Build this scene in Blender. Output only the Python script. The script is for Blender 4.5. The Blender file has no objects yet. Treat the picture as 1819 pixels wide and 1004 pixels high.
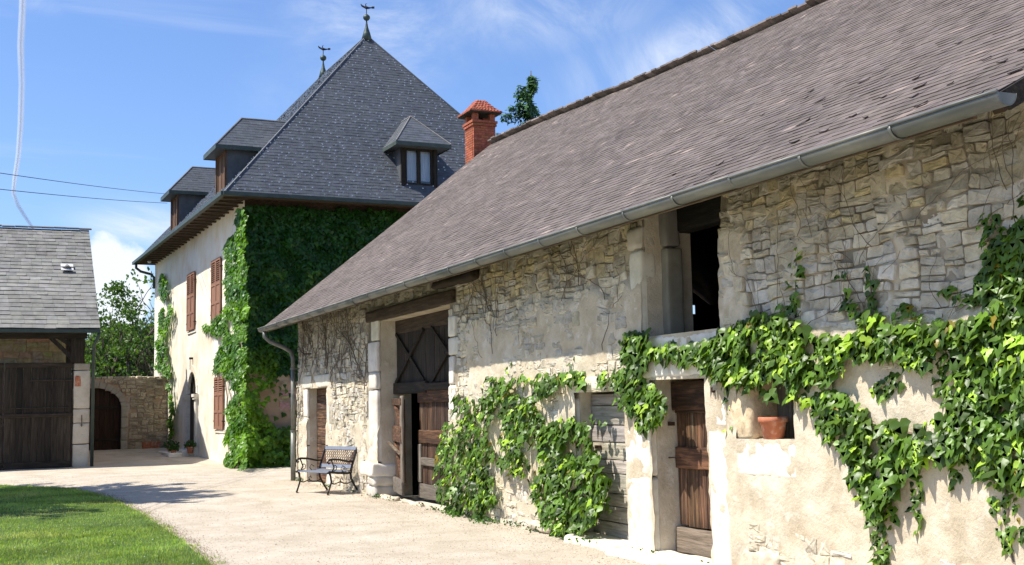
import bpy, bmesh, math, random
import numpy as np
from mathutils import Vector, Matrix, noise, geometry
random.seed(11)
rnd = random.random
def rr(a, b): return a + (b - a) * random.random()
scene = bpy.context.scene
C = bpy.data.collections.new("farmyard"); scene.collection.children.link(C)

# ------------------------------------------------------------------ camera
FOC, CXP, CYP, EYE = 2100.0, 909.5, 502.0, 1.6
yaw, pit, rol = math.radians(23.82954), math.radians(5.87539), math.radians(-1.20056)
HY = math.radians(-1.98084)
cf = Vector((math.sin(yaw)*math.cos(pit), math.cos(yaw)*math.cos(pit), math.sin(pit)))
cr0 = Vector((math.cos(yaw), -math.sin(yaw), 0)); cu0 = cr0.cross(cf)
cr = cr0*math.cos(rol) + cu0*math.sin(rol); cu = -cr0*math.sin(rol) + cu0*math.cos(rol)
EYEP = Vector((0, 0, EYE))
cd = bpy.data.cameras.new("camera"); cam = bpy.data.objects.new("camera", cd); C.objects.link(cam)
M = Matrix((cr, cu, -cf)).transposed().to_4x4(); M.translation = EYEP
cam.matrix_world = M
cd.sensor_width = 36; cd.lens = FOC/1819*36; cd.clip_start = 0.05; cd.clip_end = 9000
scene.camera = cam
def ray(x, y): return cr*((x-CXP)/FOC) - cu*((y-CYP)/FOC) + cf
def at_z(x, y, z=0.0): d = ray(x, y); return EYEP + d*((z-EYE)/d.z)
def at_x(x, y, X): d = ray(x, y); return EYEP + d*(X/d.x)
def at_y(x, y, Y): d = ray(x, y); return EYEP + d*(Y/d.y)
def at_p(x, y, p, n): d = ray(x, y); return EYEP + d*((p-EYEP).dot(n)/d.dot(n))

# ------------------------------------------------------------------ light and sky
SUN = Vector((0.54, -0.10, -0.84)).normalized()
sd = bpy.data.lights.new("sun", 'SUN'); sd.energy = 5.0; sd.angle = math.radians(0.55); sd.color = (1.0, 0.955, 0.87)
so = bpy.data.objects.new("sun", sd); C.objects.link(so); so.rotation_euler = SUN.to_track_quat('-Z', 'Y').to_euler(); so.location = (-20, 5, 40)
so["kind"] = "helper"
scene.view_settings.view_transform = 'Standard'; scene.view_settings.look = 'None'
scene.view_settings.gamma = 1; scene.view_settings.use_curve_mapping = False
scene.view_settings.exposure = 0.66
scene.cycles.max_bounces = 8; scene.cycles.diffuse_bounces = 4; scene.cycles.transparent_max_bounces = 12
scene.cycles.use_denoising = True
W = bpy.data.worlds.new("World"); scene.world = W; W.use_nodes = True
nt = W.node_tree; nt.nodes.clear()
def N(nt, t, **k):
    n = nt.nodes.new(t)
    for a, b in k.items(): setattr(n, a, b)
    return n
def setin(n, k, v):
    n.inputs[k].default_value = v
wo = N(nt, 'ShaderNodeOutputWorld'); bg = N(nt, 'ShaderNodeBackground'); setin(bg, 'Strength', 0.08)
sky = N(nt, 'ShaderNodeTexSky', sky_type='NISHITA'); sky.sun_disc = False
sky.sun_elevation = math.asin(-SUN.z); sky.sun_rotation = math.atan2(-SUN.x, -SUN.y)
sky.altitude = 300; sky.air_density = 1.0; sky.dust_density = 1.1; sky.ozone_density = 2.2
def mth(nt, op, a, b=None, c=None, clamp=False):
    n = N(nt, 'ShaderNodeMath', operation=op, use_clamp=clamp)
    for i, v in enumerate((a, b, c)):
        if v is None: continue
        if isinstance(v, (int, float)): n.inputs[i].default_value = v
        else: nt.links.new(v, n.inputs[i])
    return n.outputs[0]
geo = N(nt, 'ShaderNodeTexCoord'); gvec = geo.outputs['Generated']
sep = N(nt, 'ShaderNodeSeparateXYZ'); nt.links.new(gvec, sep.inputs[0])
zz = mth(nt, 'ADD', mth(nt, 'MAXIMUM', sep.outputs[2], 0.0), 0.12)
px_ = mth(nt, 'DIVIDE', sep.outputs[0], zz); py_ = mth(nt, 'DIVIDE', sep.outputs[1], zz)
cmb = N(nt, 'ShaderNodeCombineXYZ'); nt.links.new(px_, cmb.inputs[0]); nt.links.new(py_, cmb.inputs[1])
def wnoise(rot, scl, det, dist, src=None, rough=0.6):
    mp = N(nt, 'ShaderNodeMapping'); mp.inputs['Rotation'].default_value = (0, 0, rot); mp.inputs['Scale'].default_value = scl
    nt.links.new(src or cmb.outputs[0], mp.inputs[0])
    n = N(nt, 'ShaderNodeTexNoise'); setin(n, 'Scale', 1.0); setin(n, 'Detail', det); setin(n, 'Roughness', rough); setin(n, 'Distortion', dist)
    nt.links.new(mp.outputs[0], n.inputs['Vector']); return n.outputs[0]
def smooth(v, a, b):
    n = N(nt, 'ShaderNodeMapRange', interpolation_type='SMOOTHSTEP'); nt.links.new(v, n.inputs[0]); setin(n, 1, a); setin(n, 2, b); return n.outputs[0]
def patch(x0, y0, x1, y1, wid, soft=1.0):
    """soft-edged bank of cloud: its axis runs between two directions of the sky, wid = half-width in radians"""
    a = ray(x0, y0).normalized(); b = ray(x1, y1).normalized(); m = (a+b).normalized()
    t = (b-a); L = t.length/2; t.normalize(); s = m.cross(t).normalized()
    def dp(v):
        n = N(nt, 'ShaderNodeVectorMath', operation='DOT_PRODUCT'); nt.links.new(gvec, n.inputs[0]); n.inputs[1].default_value = v; return n.outputs['Value']
    u = mth(nt, 'DIVIDE', dp(t), L); w = mth(nt, 'DIVIDE', dp(s), wid)
    r2 = mth(nt, 'ADD', mth(nt, 'MULTIPLY', u, u), mth(nt, 'MULTIPLY', w, w))
    front = mth(nt, 'GREATER_THAN', dp(m), 0.0)
    return mth(nt, 'MULTIPLY', mth(nt, 'EXPONENT', mth(nt, 'MULTIPLY', r2, -soft)), front)
streak = wnoise(0.5, (0.9, 3.2, 1), 7, 0.8); broad = wnoise(0.2, (0.45, 0.9, 1), 4, 0.4)
fine = wnoise(0.9, (4, 12, 7), 8, 1.4, src=gvec, rough=.66)
cir = smooth(mth(nt, 'MULTIPLY', streak, broad), 0.27, 0.50)
banks = [(690, -60, 640, 150, 0.06, 0.6), (760, 10, 1120, 25, 0.03, 0.5), (1080, 160, 1330, 20, 0.022, 0.7), (150, 395, 330, 405, 0.015, 0.9), (40, 5, 110, 12, 0.006, 0.45),
         (430, 210, 560, 160, 0.03, 0.14), (960, 190, 1200, 60, 0.03, 0.30), (520, 10, 700, 20, 0.03, 0.35)]
acc = mth(nt, 'MULTIPLY', cir, 0.22)
tex = smooth(fine, 0.40, 0.74)
for b in banks:
    p = patch(*b[:5]); acc = mth(nt, 'MAXIMUM', acc, mth(nt, 'MULTIPLY', mth(nt, 'MULTIPLY', p, b[5]), mth(nt, 'ADD', mth(nt, 'MULTIPLY', tex, 0.9), 0.08)))
puffn = wnoise(0.0, (22, 22, 30), 6, 0.2, src=gvec, rough=0.55)
cum = patch(110, 510, 270, 520, 0.052, 0.8)
cum2 = patch(420, 560, 900, 600, 0.03, 0.8)
puff = smooth(mth(nt, 'ADD', mth(nt, 'MAXIMUM', cum, cum2), mth(nt, 'MULTIPLY', mth(nt, 'SUBTRACT', puffn, 0.5), 0.9)), 0.42, 0.62)
acc = mth(nt, 'MAXIMUM', acc, mth(nt, 'MULTIPLY', puff, 0.92))
hz = mth(nt, 'MULTIPLY', mth(nt, 'SUBTRACT', 1.0, smooth(sep.outputs[2], 0.0, 0.20)), 0.12)
acc = mth(nt, 'MAXIMUM', acc, hz, clamp=True)
mx = N(nt, 'ShaderNodeMix', data_type='RGBA'); nt.links.new(acc, mx.inputs[0])
boost = N(nt, 'ShaderNodeMix', data_type='RGBA', blend_type='MULTIPLY'); setin(boost, 0, 1.0); boost.inputs[7].default_value = (1.08, 1.28, 1.62, 1)
nt.links.new(sky.outputs[0], boost.inputs[6]); nt.links.new(boost.outputs[2], mx.inputs[6])
mx.inputs[7].default_value = (8.2, 8.6, 9.2, 1)
nt.links.new(mx.outputs[2], bg.inputs[0]); nt.links.new(bg.outputs[0], wo.inputs[0])

# ------------------------------------------------------------------ materials
MT = {}
def mat(name, cols, scale=8, stretch=(1, 1, 1), detail=6, rough=0.85, bump=0.3, bscale=None, bdist=0.01, tint=False, stain=None, spec=0.3,
        metal=0.0, local=False, fine=None, lo=0.3, hi=0.7, translucent=0.0, coat=0.0, distort=0.3, stains=None, bmix=0.5):
    m = bpy.data.materials.new(name); m.use_nodes = True; t = m.node_tree; t.nodes.clear(); L = t.links.new
    out = N(t, 'ShaderNodeOutputMaterial'); b = N(t, 'ShaderNodeBsdfPrincipled')
    b.inputs['Roughness'].default_value = rough; b.inputs['Metallic'].default_value = metal; b.inputs['Specular IOR Level'].default_value = spec
    tc = N(t, 'ShaderNodeTexCoord'); g = N(t, 'ShaderNodeNewGeometry'); src = tc.outputs['Object'] if local else g.outputs['Position']
    mp = N(t, 'ShaderNodeMapping'); mp.inputs['Scale'].default_value = stretch; L(src, mp.inputs[0])
    def nz(s, d, r=0.6, mpo=mp, dis=0.0):
        n = N(t, 'ShaderNodeTexNoise'); n.inputs['Scale'].default_value = s; n.inputs['Detail'].default_value = d; n.inputs['Roughness'].default_value = r
        n.inputs['Distortion'].default_value = dis; L(mpo.outputs[0], n.inputs['Vector']); return n.outputs[0]
    n1 = nz(scale, detail, dis=distort)
    rp = N(t, 'ShaderNodeValToRGB'); e = rp.color_ramp.elements; k = len(cols)
    e[0].position = lo; e[0].color = (*cols[0], 1); e[1].position = hi; e[1].color = (*cols[-1], 1)
    for i in range(1, k-1):
        q = e.new(lo + (hi-lo)*i/(k-1)); q.color = (*cols[i], 1)
    L(n1, rp.inputs[0]); col = rp.outputs[0]
    allst = ([stain] if stain else []) + (stains or [])
    for st in allst:    # (colour, scale, lo, hi, amount[, stretch])
        mp2 = mp
        if len(st) > 5:
            mp2 = N(t, 'ShaderNodeMapping'); mp2.inputs['Scale'].default_value = st[5]; L(src, mp2.inputs[0])
        n2 = nz(st[1], 5, 0.65, mpo=mp2, dis=0.4); mr = N(t, 'ShaderNodeMapRange', interpolation_type='SMOOTHSTEP'); L(n2, mr.inputs[0])
        mr.inputs[1].default_value = st[2]; mr.inputs[2].default_value = st[3]; mr.inputs[4].default_value = st[4]
        mi = N(t, 'ShaderNodeMix', data_type='RGBA'); L(mr.outputs[0], mi.inputs[0]); L(col, mi.inputs[6]); mi.inputs[7].default_value = (*st[0], 1); col = mi.outputs[2]
    if tint:
        at = N(t, 'ShaderNodeAttribute', attribute_name='tint'); mi = N(t, 'ShaderNodeMix', data_type='RGBA', blend_type='MULTIPLY'); mi.inputs[0].default_value = 1.0
        L(col, mi.inputs[6]); L(at.outputs[0], mi.inputs[7]); col = mi.outputs[2]
    L(col, b.inputs['Base Color'])
    if bump:
        bn = nz(bscale or scale*3, 8, 0.7); 
        mm = N(t, 'ShaderNodeMix', data_type='FLOAT'); mm.inputs[0].default_value = bmix; L(bn, mm.inputs[2]); L(n1, mm.inputs[3])
        bu = N(t, 'ShaderNodeBump'); bu.inputs['Strength'].default_value = bump; bu.inputs['Distance'].default_value = bdist
        L(mm.outputs[0], bu.inputs['Height']); L(bu.outputs[0], b.inputs['Normal'])
    sh = b.outputs[0]
    if translucent:
        tr = N(t, 'ShaderNodeBsdfTranslucent'); ms = N(t, 'ShaderNodeMixShader'); ms.inputs[0].default_value = translucent
        br = N(t, 'ShaderNodeMix', data_type='RGBA', blend_type='MULTIPLY'); br.inputs[0].default_value = 1; L(col, br.inputs[6]); br.inputs[7].default_value = (2.2, 2.4, 0.9, 1)
        L(br.outputs[2], tr.inputs[0]); L(sh, ms.inputs[1]); L(tr.outputs[0], ms.inputs[2]); sh = ms.outputs[0]
    L(sh, out.inputs[0]); MT[name] = m; return m

mat('barn_plaster', [(.40, .33, .23), (.56, .485, .365), (.68, .61, .495)], 2.6, rough=.95, bump=.9, bscale=26, bdist=.03, lo=.25, hi=.72, tint=True,
    stains=[((.38, .31, .21), 1.1, .54, .75, .45), ((.76, .71, .62), 4.0, .55, .72, .6), ((.52, .38, .20), 0.9, .60, .8, .5), ((.22, .18, .13), 14, .63, .73, .55), ((.26, .22, .17), 5, .66, .72, .5, (1, 2.5, .7))])
mat('barn_stone', [(.37, .325, .255), (.52, .47, .385), (.66, .61, .52)], 7, rough=.9, bump=1, bscale=36, bdist=.02, tint=True, lo=.3, hi=.7,
    stains=[((.22, .18, .13), 13, .57, .72, .65), ((.50, .40, .26), 2.2, .64, .80, .3), ((.66, .62, .55), 5, .56, .7, .6)])
mat('dressed_limestone', [(.56, .51, .42), (.68, .64, .55), (.76, .72, .64)], 5, rough=.88, bump=.55, bscale=45, bdist=.008, tint=True,
    stains=[((.50, .37, .20), 2.0, .6, .8, .5), ((.34, .30, .24), 11, .62, .74, .45)])
mat('barn_slate', [(.088, .070, .059), (.124, .100, .086), (.158, .130, .113)], 6, rough=.72, bump=.35, bscale=60, bdist=.004, tint=True, spec=.35,
    stains=[((.20, .175, .15), 1.1, .58, .8, .35), ((.24, .22, .19), 30, .66, .74, .35), ((.055, .055, .035), .7, .60, .78, .45), ((.065, .055, .045), 2.5, .60, .75, .35, (1, .5, .3))])
mat('house_slate', [(.055, .060, .068), (.070, .077, .087), (.088, .096, .107)], 5, rough=.55, bump=.2, bscale=50, bdist=.003, tint=True, spec=.45,
    stains=[((.13, .135, .13), 0.6, .55, .8, .35)])
mat('grey_slate', [(.13, .128, .12), (.185, .18, .168), (.235, .228, .212)], 3, rough=.8, bump=.3, bscale=40, bdist=.005, tint=True,
    stains=[((.09, .085, .07), 0.9, .54, .7, .6, (1, .5, .5)), ((.42, .41, .36), 24, .66, .74, .6), ((.17, .15, .07), 1.7, .63, .75, .45)])
mat('zinc', [(.10, .108, .098), (.16, .165, .148), (.23, .225, .19)], 3, (1, .35, 1), rough=.5, bump=.12, bscale=30, bdist=.003, metal=.35, spec=.5,
    stains=[((.50, .42, .26), 5, .55, .75, .4, (1, .15, 1)), ((.25, .27, .27), 9, .56, .7, .4)])
mat('rusty_iron', [(.05, .035, .028), (.12, .07, .045)], 20, rough=.7, bump=.4, metal=.4)
mat('black_iron', [(.012, .011, .011), (.035, .026, .022)], 20, rough=.38, bump=.15, metal=.6, spec=.6)
mat('bench_slat', [(.15, .165, .20), (.21, .23, .27)], 20, (1, 1, 1), rough=.45, bump=.15, spec=.5)  # bluish tone puts the reflected sky into the slat colour
mat('bench_lattice', [(.09, .045, .032), (.16, .085, .06)], 20, rough=.5, bump=.2)
def wood(name, cols, axis, **k):
    st = [9, 9, 9]; st[axis] = 0.7
    mat(name, cols, 3.2, tuple(st), detail=8, rough=.82, bump=.9, bscale=11, bdist=.014, tint=True, distort=.5, **k)
brn = [(.015, .009, .006), (.060, .032, .018), (.18, .095, .05)]
grw = [(.15, .13, .105), (.34, .305, .26), (.50, .46, .40)]
dkw = [(.009, .007, .005), (.022, .017, .012), (.045, .035, .026)]
wood('brown_wood_upright', brn, 2, stains=[((.30, .26, .21), 1.4, .60, .74, .5)]); wood('brown_wood_level', brn, 1, stains=[((.30, .26, .21), 1.4, .60, .74, .5)])
wood('grey_wood_level', grw, 1, stains=[((.16, .09, .05), 1.2, .56, .74, .5)]); wood('grey_wood_upright', grw, 2)
wood('dark_wood_upright', dkw, 2); wood('dark_wood_level', dkw, 0); wood('dark_wood_along', dkw, 1)
wood('beam_wood', [(.05, .034, .022), (.12, .085, .055), (.22, .17, .12)], 1)
wood('shutter_paint', [(.17, .078, .045), (.25, .125, .078), (.33, .19, .13)], 2)
mat('facade_plaster', [(.66, .55, .40), (.74, .66, .52), (.80, .75, .64)], 1.1, rough=.93, bump=.45, bscale=20, bdist=.02, lo=.3, hi=.66,
    stains=[((.74, .70, .63), .55, .5, .66, .75), ((.62, .44, .26), .8, .58, .76, .5), ((.36, .29, .22), 3.0, .58, .74, .6, (1.5, 1.5, .3)), ((.30, .26, .22), 14, .66, .73, .45)])
mat('render_pink', [(.36, .25, .16), (.50, .36, .25)], 1.6, rough=.95, bump=.6, bscale=15, bdist=.03, stains=[((.55, .50, .44), 1.4, .52, .6, .7)])
mat('house_trim', [(.035, .05, .045), (.06, .08, .07)], 4, rough=.5, bump=.1)
mat('soffit_wood', [(.055, .038, .027), (.11, .078, .055)], 3, (4, 4, 4), rough=.8, bump=.4, tint=True)
mat('gravel', [(.375, .315, .235), (.47, .405, .315), (.56, .49, .40)], 1.3, rough=.96, bump=.8, bscale=75, bdist=.02, detail=10, lo=.3, hi=.7, bmix=.1,
    stains=[((.34, .255, .17), .35, .55, .75, .5), ((.62, .54, .45), 40, .56, .66, .6), ((.22, .17, .12), 55, .58, .68, .65), ((.56, .48, .39), .6, .52, .7, .5, (1.2, .35, 1)), ((.30, .24, .17), 7, .60, .72, .3), ((.36, .29, .21), 1.1, .56, .68, .45, (1, .12, 1)), ((.62, .55, .46), 18, .60, .70, .5)])
mat('pebble', [(.36, .29, .21), (.60, .51, .40)], 30, rough=.9, bump=.2, tint=True)
mat('soil', [(.10, .07, .04), (.20, .14, .09)], 12, rough=1, bump=.6)
mat('lawn_soil', [(.035, .065, .016), (.06, .10, .02)], 3, rough=1, bump=.6)
mat('grass', [(.17, .25, .045), (.24, .33, .08), (.33, .41, .15)], 1.0, rough=.6, bump=0, tint=True, translucent=.3, spec=.25)
mat('ivy_leaf', [(.058, .115, .013), (.085, .155, .019), (.115, .195, .028)], 6, rough=.40, bump=.25, bscale=60, bdist=.004, tint=True, translucent=.30, spec=.4)
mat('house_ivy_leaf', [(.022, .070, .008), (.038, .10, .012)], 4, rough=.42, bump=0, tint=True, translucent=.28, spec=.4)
mat('tree_leaf', [(.045, .095, .02), (.08, .15, .03)], 2, rough=.5, bump=0, tint=True, translucent=.3, spec=.3)
mat('needle', [(.025, .07, .02), (.05, .12, .035)], 2, rough=.6, bump=0, tint=True, translucent=.1, spec=.2)
mat('bark', [(.06, .048, .036), (.14, .115, .09)], 8, (2, 2, .6), rough=.95, bump=.8, bdist=.03)
mat('vine_stem', [(.10, .075, .055), (.20, .155, .115)], 20, rough=.9, bump=.4)
mat('brick', [(.24, .065, .038), (.33, .098, .052), (.42, .15, .09)], 14, rough=.9, bump=.4, tint=True, stains=[((.14, .06, .04), 2.5, .55, .75, .5)])
mat('mortar', [(.30, .14, .085), (.38, .20, .13)], 14, rough=.95, bump=.4)
mat('terracotta', [(.34, .11, .06), (.48, .17, .09), (.56, .27, .17)], 9, rough=.85, bump=.3, bscale=50, bdist=.004, local=True,
    stains=[((.60, .46, .38), 9, .52, .66, .55)])
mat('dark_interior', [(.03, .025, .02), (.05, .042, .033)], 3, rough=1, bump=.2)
mat('painted_white', [(.55, .56, .56), (.66, .66, .66)], 5, rough=.5, bump=.05)
mat('curtain', [(.50, .55, .62), (.70, .74, .80)], 5, (6, 6, .4), rough=.8, bump=.3)
mat('cable', [(.02, .02, .02), (.03, .03, .03)], 5, rough=.6, bump=0)
mat('hook_metal', [(.62, .62, .60), (.75, .75, .73)], 5, rough=.3, bump=0, metal=.3)
mat('copper_green', [(.035, .05, .045), (.07, .10, .085)], 12, rough=.5, bump=.2, metal=.4)
mat('vent_tile', [(.48, .47, .46), (.56, .55, .53)], 8, rough=.8, bump=.1)
mat('flower', [(.45, .05, .08), (.6, .1, .12)], 8, rough=.6, bump=0)
g = bpy.data.materials.new('window_glass'); g.use_nodes = True; b = g.node_tree.nodes['Principled BSDF']
b.inputs['Base Color'].default_value = (.92, .95, .97, 1); b.inputs['Roughness'].default_value = .03; b.inputs['Transmission Weight'].default_value = 1; b.inputs['IOR'].default_value = 1.45; MT['window_glass'] = g
ct = bpy.data.materials.new('contrail_vapour'); ct.use_nodes = True; t = ct.node_tree; t.nodes.clear()
o_ = N(t, 'ShaderNodeOutputMaterial'); d_ = N(t, 'ShaderNodeBsdfDiffuse'); d_.inputs[0].default_value = (.95, .95, .97, 1); tp = N(t, 'ShaderNodeBsdfTransparent'); ms = N(t, 'ShaderNodeMixShader')
tl = N(t, 'ShaderNodeBsdfTranslucent'); tl.inputs[0].default_value = (.95, .95, .97, 1); ad = N(t, 'ShaderNodeMixShader'); t.links.new(d_.outputs[0], ad.inputs[1]); t.links.new(tl.outputs[0], ad.inputs[2])
gp = N(t, 'ShaderNodeNewGeometry'); nn = N(t, 'ShaderNodeTexNoise'); nn.inputs['Scale'].default_value = .006; nn.inputs['Detail'].default_value = 5; t.links.new(gp.outputs['Position'], nn.inputs['Vector'])
lw = N(t, 'ShaderNodeLayerWeight'); lw.inputs[0].default_value = .5
inv = mth(t, 'SUBTRACT', 1.0, lw.outputs['Facing']); fa = mth(t, 'MULTIPLY', nn.outputs[0], 0.26, clamp=True)
t.links.new(fa, ms.inputs[0]); t.links.new(tp.outputs[0], ms.inputs[1]); t.links.new(ad.outputs[0], ms.inputs[2]); t.links.new(ms.outputs[0], o_.inputs[0]); MT['contrail_vapour'] = ct

# ------------------------------------------------------------------ builders
WL = {}
def wloc(o): return WL.get(o.name, Vector((0, 0, 0)))
def tag(o, label=None, cat=None, group=None, kind=None):
    if label: o['label'] = label
    if cat: o['category'] = cat
    if group: o['group'] = group
    if kind: o['kind'] = kind
    return o
def empty(name, loc, label, cat, group=None):
    o = bpy.data.objects.new(name, None); C.objects.link(o); o.location = loc; o.empty_display_size = .2
    WL[o.name] = Vector(loc); return tag(o, label, cat, group)
class MB:
    def __init__(s): s.v = []; s.f = []; s.t = []; s.cur = (1, 1, 1)
    def add(s, vs, fs, tint=None):
        n = len(s.v); s.v.extend(vs); s.f.extend([tuple(i+n for i in f) for f in fs]); s.t.extend([tint or s.cur]*len(vs)); return s
    def mesh(s, name, mat, origin, smooth=False):
        me = bpy.data.meshes.new(name); V = np.array([tuple(v) for v in s.v], dtype=np.float64) - np.array(tuple(origin))
        me.from_pydata(V.tolist(), [], s.f)
        ca = me.color_attributes.new('tint', 'FLOAT_COLOR', 'POINT'); T = np.ones((len(s.v), 4), dtype=np.float32); T[:, :3] = np.array(s.t, dtype=np.float32)
        ca.data.foreach_set('color', T.ravel())
        if smooth: me.polygons.foreach_set('use_smooth', [True]*len(me.polygons))
        me.materials.append(MT[mat]); me.update(); return me
    def build(s, name, mat, parent=None, smooth=False, loc=None, label=None, cat=None, group=None, kind=None):
        if not s.v: return None
        V = np.array([tuple(v) for v in s.v]); mn = V.min(0); mxx = V.max(0)
        if loc is None: loc = Vector(((mn[0]+mxx[0])/2, (mn[1]+mxx[1])/2, mn[2] if parent is None else (mn[2]+mxx[2])/2))
        me = s.mesh(name, mat, loc, smooth); o = bpy.data.objects.new(name, me); C.objects.link(o); WL[o.name] = Vector(loc)
        if parent is not None: o.parent = parent; o.location = Vector(loc) - wloc(parent)
        else: o.location = loc
        return tag(o, label, cat, group, kind)
def inst(name, me, parent, wl, rot=None, sc=1.0):
    o = bpy.data.objects.new(name, me); C.objects.link(o); o.parent = parent; o.location = Vector(wl) - wloc(parent)
    if rot is not None: o.rotation_mode = 'QUATERNION'; o.rotation_quaternion = rot
    o.scale = (sc, sc, sc); return o
BOXF = [(0, 3, 2, 1), (4, 5, 6, 7), (0, 1, 5, 4), (1, 2, 6, 5), (2, 3, 7, 6), (3, 0, 4, 7)]
def box(mb, x0, x1, y0, y1, z0, z1, tint=None):
    mb.add([(x0, y0, z0), (x1, y0, z0), (x1, y1, z0), (x0, y1, z0), (x0, y0, z1), (x1, y0, z1), (x1, y1, z1), (x0, y1, z1)], BOXF, tint)
def obox(mb, c, ax, ay, az, tint=None):
    """oriented box: centre and three half-vectors"""
    c = Vector(c); P = [c-ax-ay-az, c+ax-ay-az, c+ax+ay-az, c-ax+ay-az, c-ax-ay+az, c+ax-ay+az, c+ax+ay+az, c-ax+ay+az]
    mb.add(P, BOXF, tint)
def block(mb, c, hx, hy, hz, n=3, rnd_=.012, jit=.006, tint=None, ax=None, ay=None, az=None, seed=None):
    """box with rounded, uneven edges: half-sizes hx, hy, hz"""
    c = Vector(c); ax = ax or Vector((1, 0, 0)); ay = ay or Vector((0, 1, 0)); az = az or Vector((0, 0, 1))
    idx = {}; vs = []; fs = []; so = Vector((rnd()*50, rnd()*50, rnd()*50)); h = (hx, hy, hz)
    cnt = [max(2, min(n*3, int(n*v/min(h)*.5)+2)) if n > 2 else 2 for v in h]
    def cs(k):
        m = cnt[k]; r = min(rnd_, h[k]*.6); L = [-h[k], -h[k]+r]
        for i in range(1, m): L.append(-h[k]+r+(2*h[k]-2*r)*i/m)
        return L+[h[k]-r, h[k]]
    G = [cs(0), cs(1), cs(2)]; D = [len(q)-1 for q in G]
    def vid(i, j, k):
        key = (i, j, k)
        if key in idx: return idx[key]
        p = Vector((G[0][i], G[1][j], G[2][k])); r = rnd_
        q = Vector([max(-h[a]+r, min(h[a]-r, p[a])) if h[a] > r else 0 for a in range(3)]); d = p-q
        if d.length > 1e-6 and sum(abs(d[a]) > 1e-5 for a in range(3)) > 1: p = q + d.normalized()*min(r, max(abs(d[a]) for a in range(3)))
        w = c + ax*p.x + ay*p.y + az*p.z
        if jit: w = w + noise.noise_vector(w*3.1+so)*jit + noise.noise_vector(w*11+so)*jit*.5
        idx[key] = len(vs); vs.append(w); return idx[key]
    for a in range(3):
        b_, c_ = (a+1) % 3, (a+2) % 3
        for side in (0, D[a]):
            for i in range(D[b_]):
                for j in range(D[c_]):
                    q = []
                    for (u, v) in ((i, j), (i+1, j), (i+1, j+1), (i, j+1)):
                        k = [0, 0, 0]; k[a] = side; k[b_] = u; k[c_] = v; q.append(vid(*k))
                    fs.append(tuple(q) if side else tuple(reversed(q)))
    mb.add(vs, fs, tint)
def blk(name, mat_, parent, x0, x1, y0, y1, z0, z1, r=.015, jit=.006, n=3, tint=None, smooth=True, **k):
    mb = MB(); block(mb, ((x0+x1)/2, (y0+y1)/2, (z0+z1)/2), abs(x1-x0)/2, abs(y1-y0)/2, abs(z1-z0)/2, n, r, jit, tint); return mb.build(name, mat_, parent, smooth, **k)
def tube(mb, pts, rad, seg=6, tint=None, cap=True):
    pts = [Vector(p) for p in pts]; n = len(pts); rads = rad if isinstance(rad, (list, tuple)) else [rad]*n; vs = []; fs = []; up = None
    for i, p in enumerate(pts):
        d = (pts[min(i+1, n-1)]-pts[max(i-1, 0)]); d = d.normalized() if d.length > 1e-9 else Vector((0, 0, 1))
        if up is None: up = d.orthogonal().normalized()
        up = (up - d*up.dot(d)); up = up.normalized() if up.length > 1e-6 else d.orthogonal().normalized(); s = d.cross(up)
        for k in range(seg):
            a = 2*math.pi*k/seg; vs.append(p + (up*math.cos(a)+s*math.sin(a))*rads[i])
    for i in range(n-1):
        for k in range(seg): fs.append((i*seg+k, i*seg+(k+1) % seg, (i+1)*seg+(k+1) % seg, (i+1)*seg+k))
    if cap: fs.append(tuple(reversed(range(seg)))); fs.append(tuple(range((n-1)*seg, n*seg)))
    mb.add(vs, fs, tint)
def lathe(mb, c, prof, seg=20, tint=None, close=True):
    c = Vector(c); vs = []; fs = []; n = len(prof)
    for (r, z) in prof:
        for k in range(seg): a = 2*math.pi*k/seg; vs.append(c+Vector((r*math.cos(a), r*math.sin(a), z)))
    for i in range(n-1):
        for k in range(seg): fs.append((i*seg+k, i*seg+(k+1) % seg, (i+1)*seg+(k+1) % seg, (i+1)*seg+k))
    if close: fs.append(tuple(reversed(range(seg)))); fs.append(tuple(range((n-1)*seg, n*seg)))
    mb.add(vs, fs, tint)
def inpoly(x, y, P):
    c = False; j = len(P)-1
    for i in range(len(P)):
        if (P[i][1] > y) != (P[j][1] > y) and x < (P[j][0]-P[i][0])*(y-P[i][1])/(P[j][1]-P[i][1])+P[i][0]: c = not c
        j = i
    return c
def clip(poly, nx, ny, d):
    """keep nx*x+ny*y <= d"""
    out = []; n = len(poly)
    for i in range(n):
        a = poly[i]; b = poly[(i+1) % n]; da = nx*a[0]+ny*a[1]-d; db = nx*b[0]+ny*b[1]-d
        if da <= 0: out.append(a)
        if (da < 0 < db) or (db < 0 < da): t = da/(da-db); out.append((a[0]+(b[0]-a[0])*t, a[1]+(b[1]-a[1])*t))
    return out
def area(p): return abs(sum(p[i][0]*p[(i+1) % len(p)][1]-p[(i+1) % len(p)][0]*p[i][1] for i in range(len(p))))/2
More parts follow.
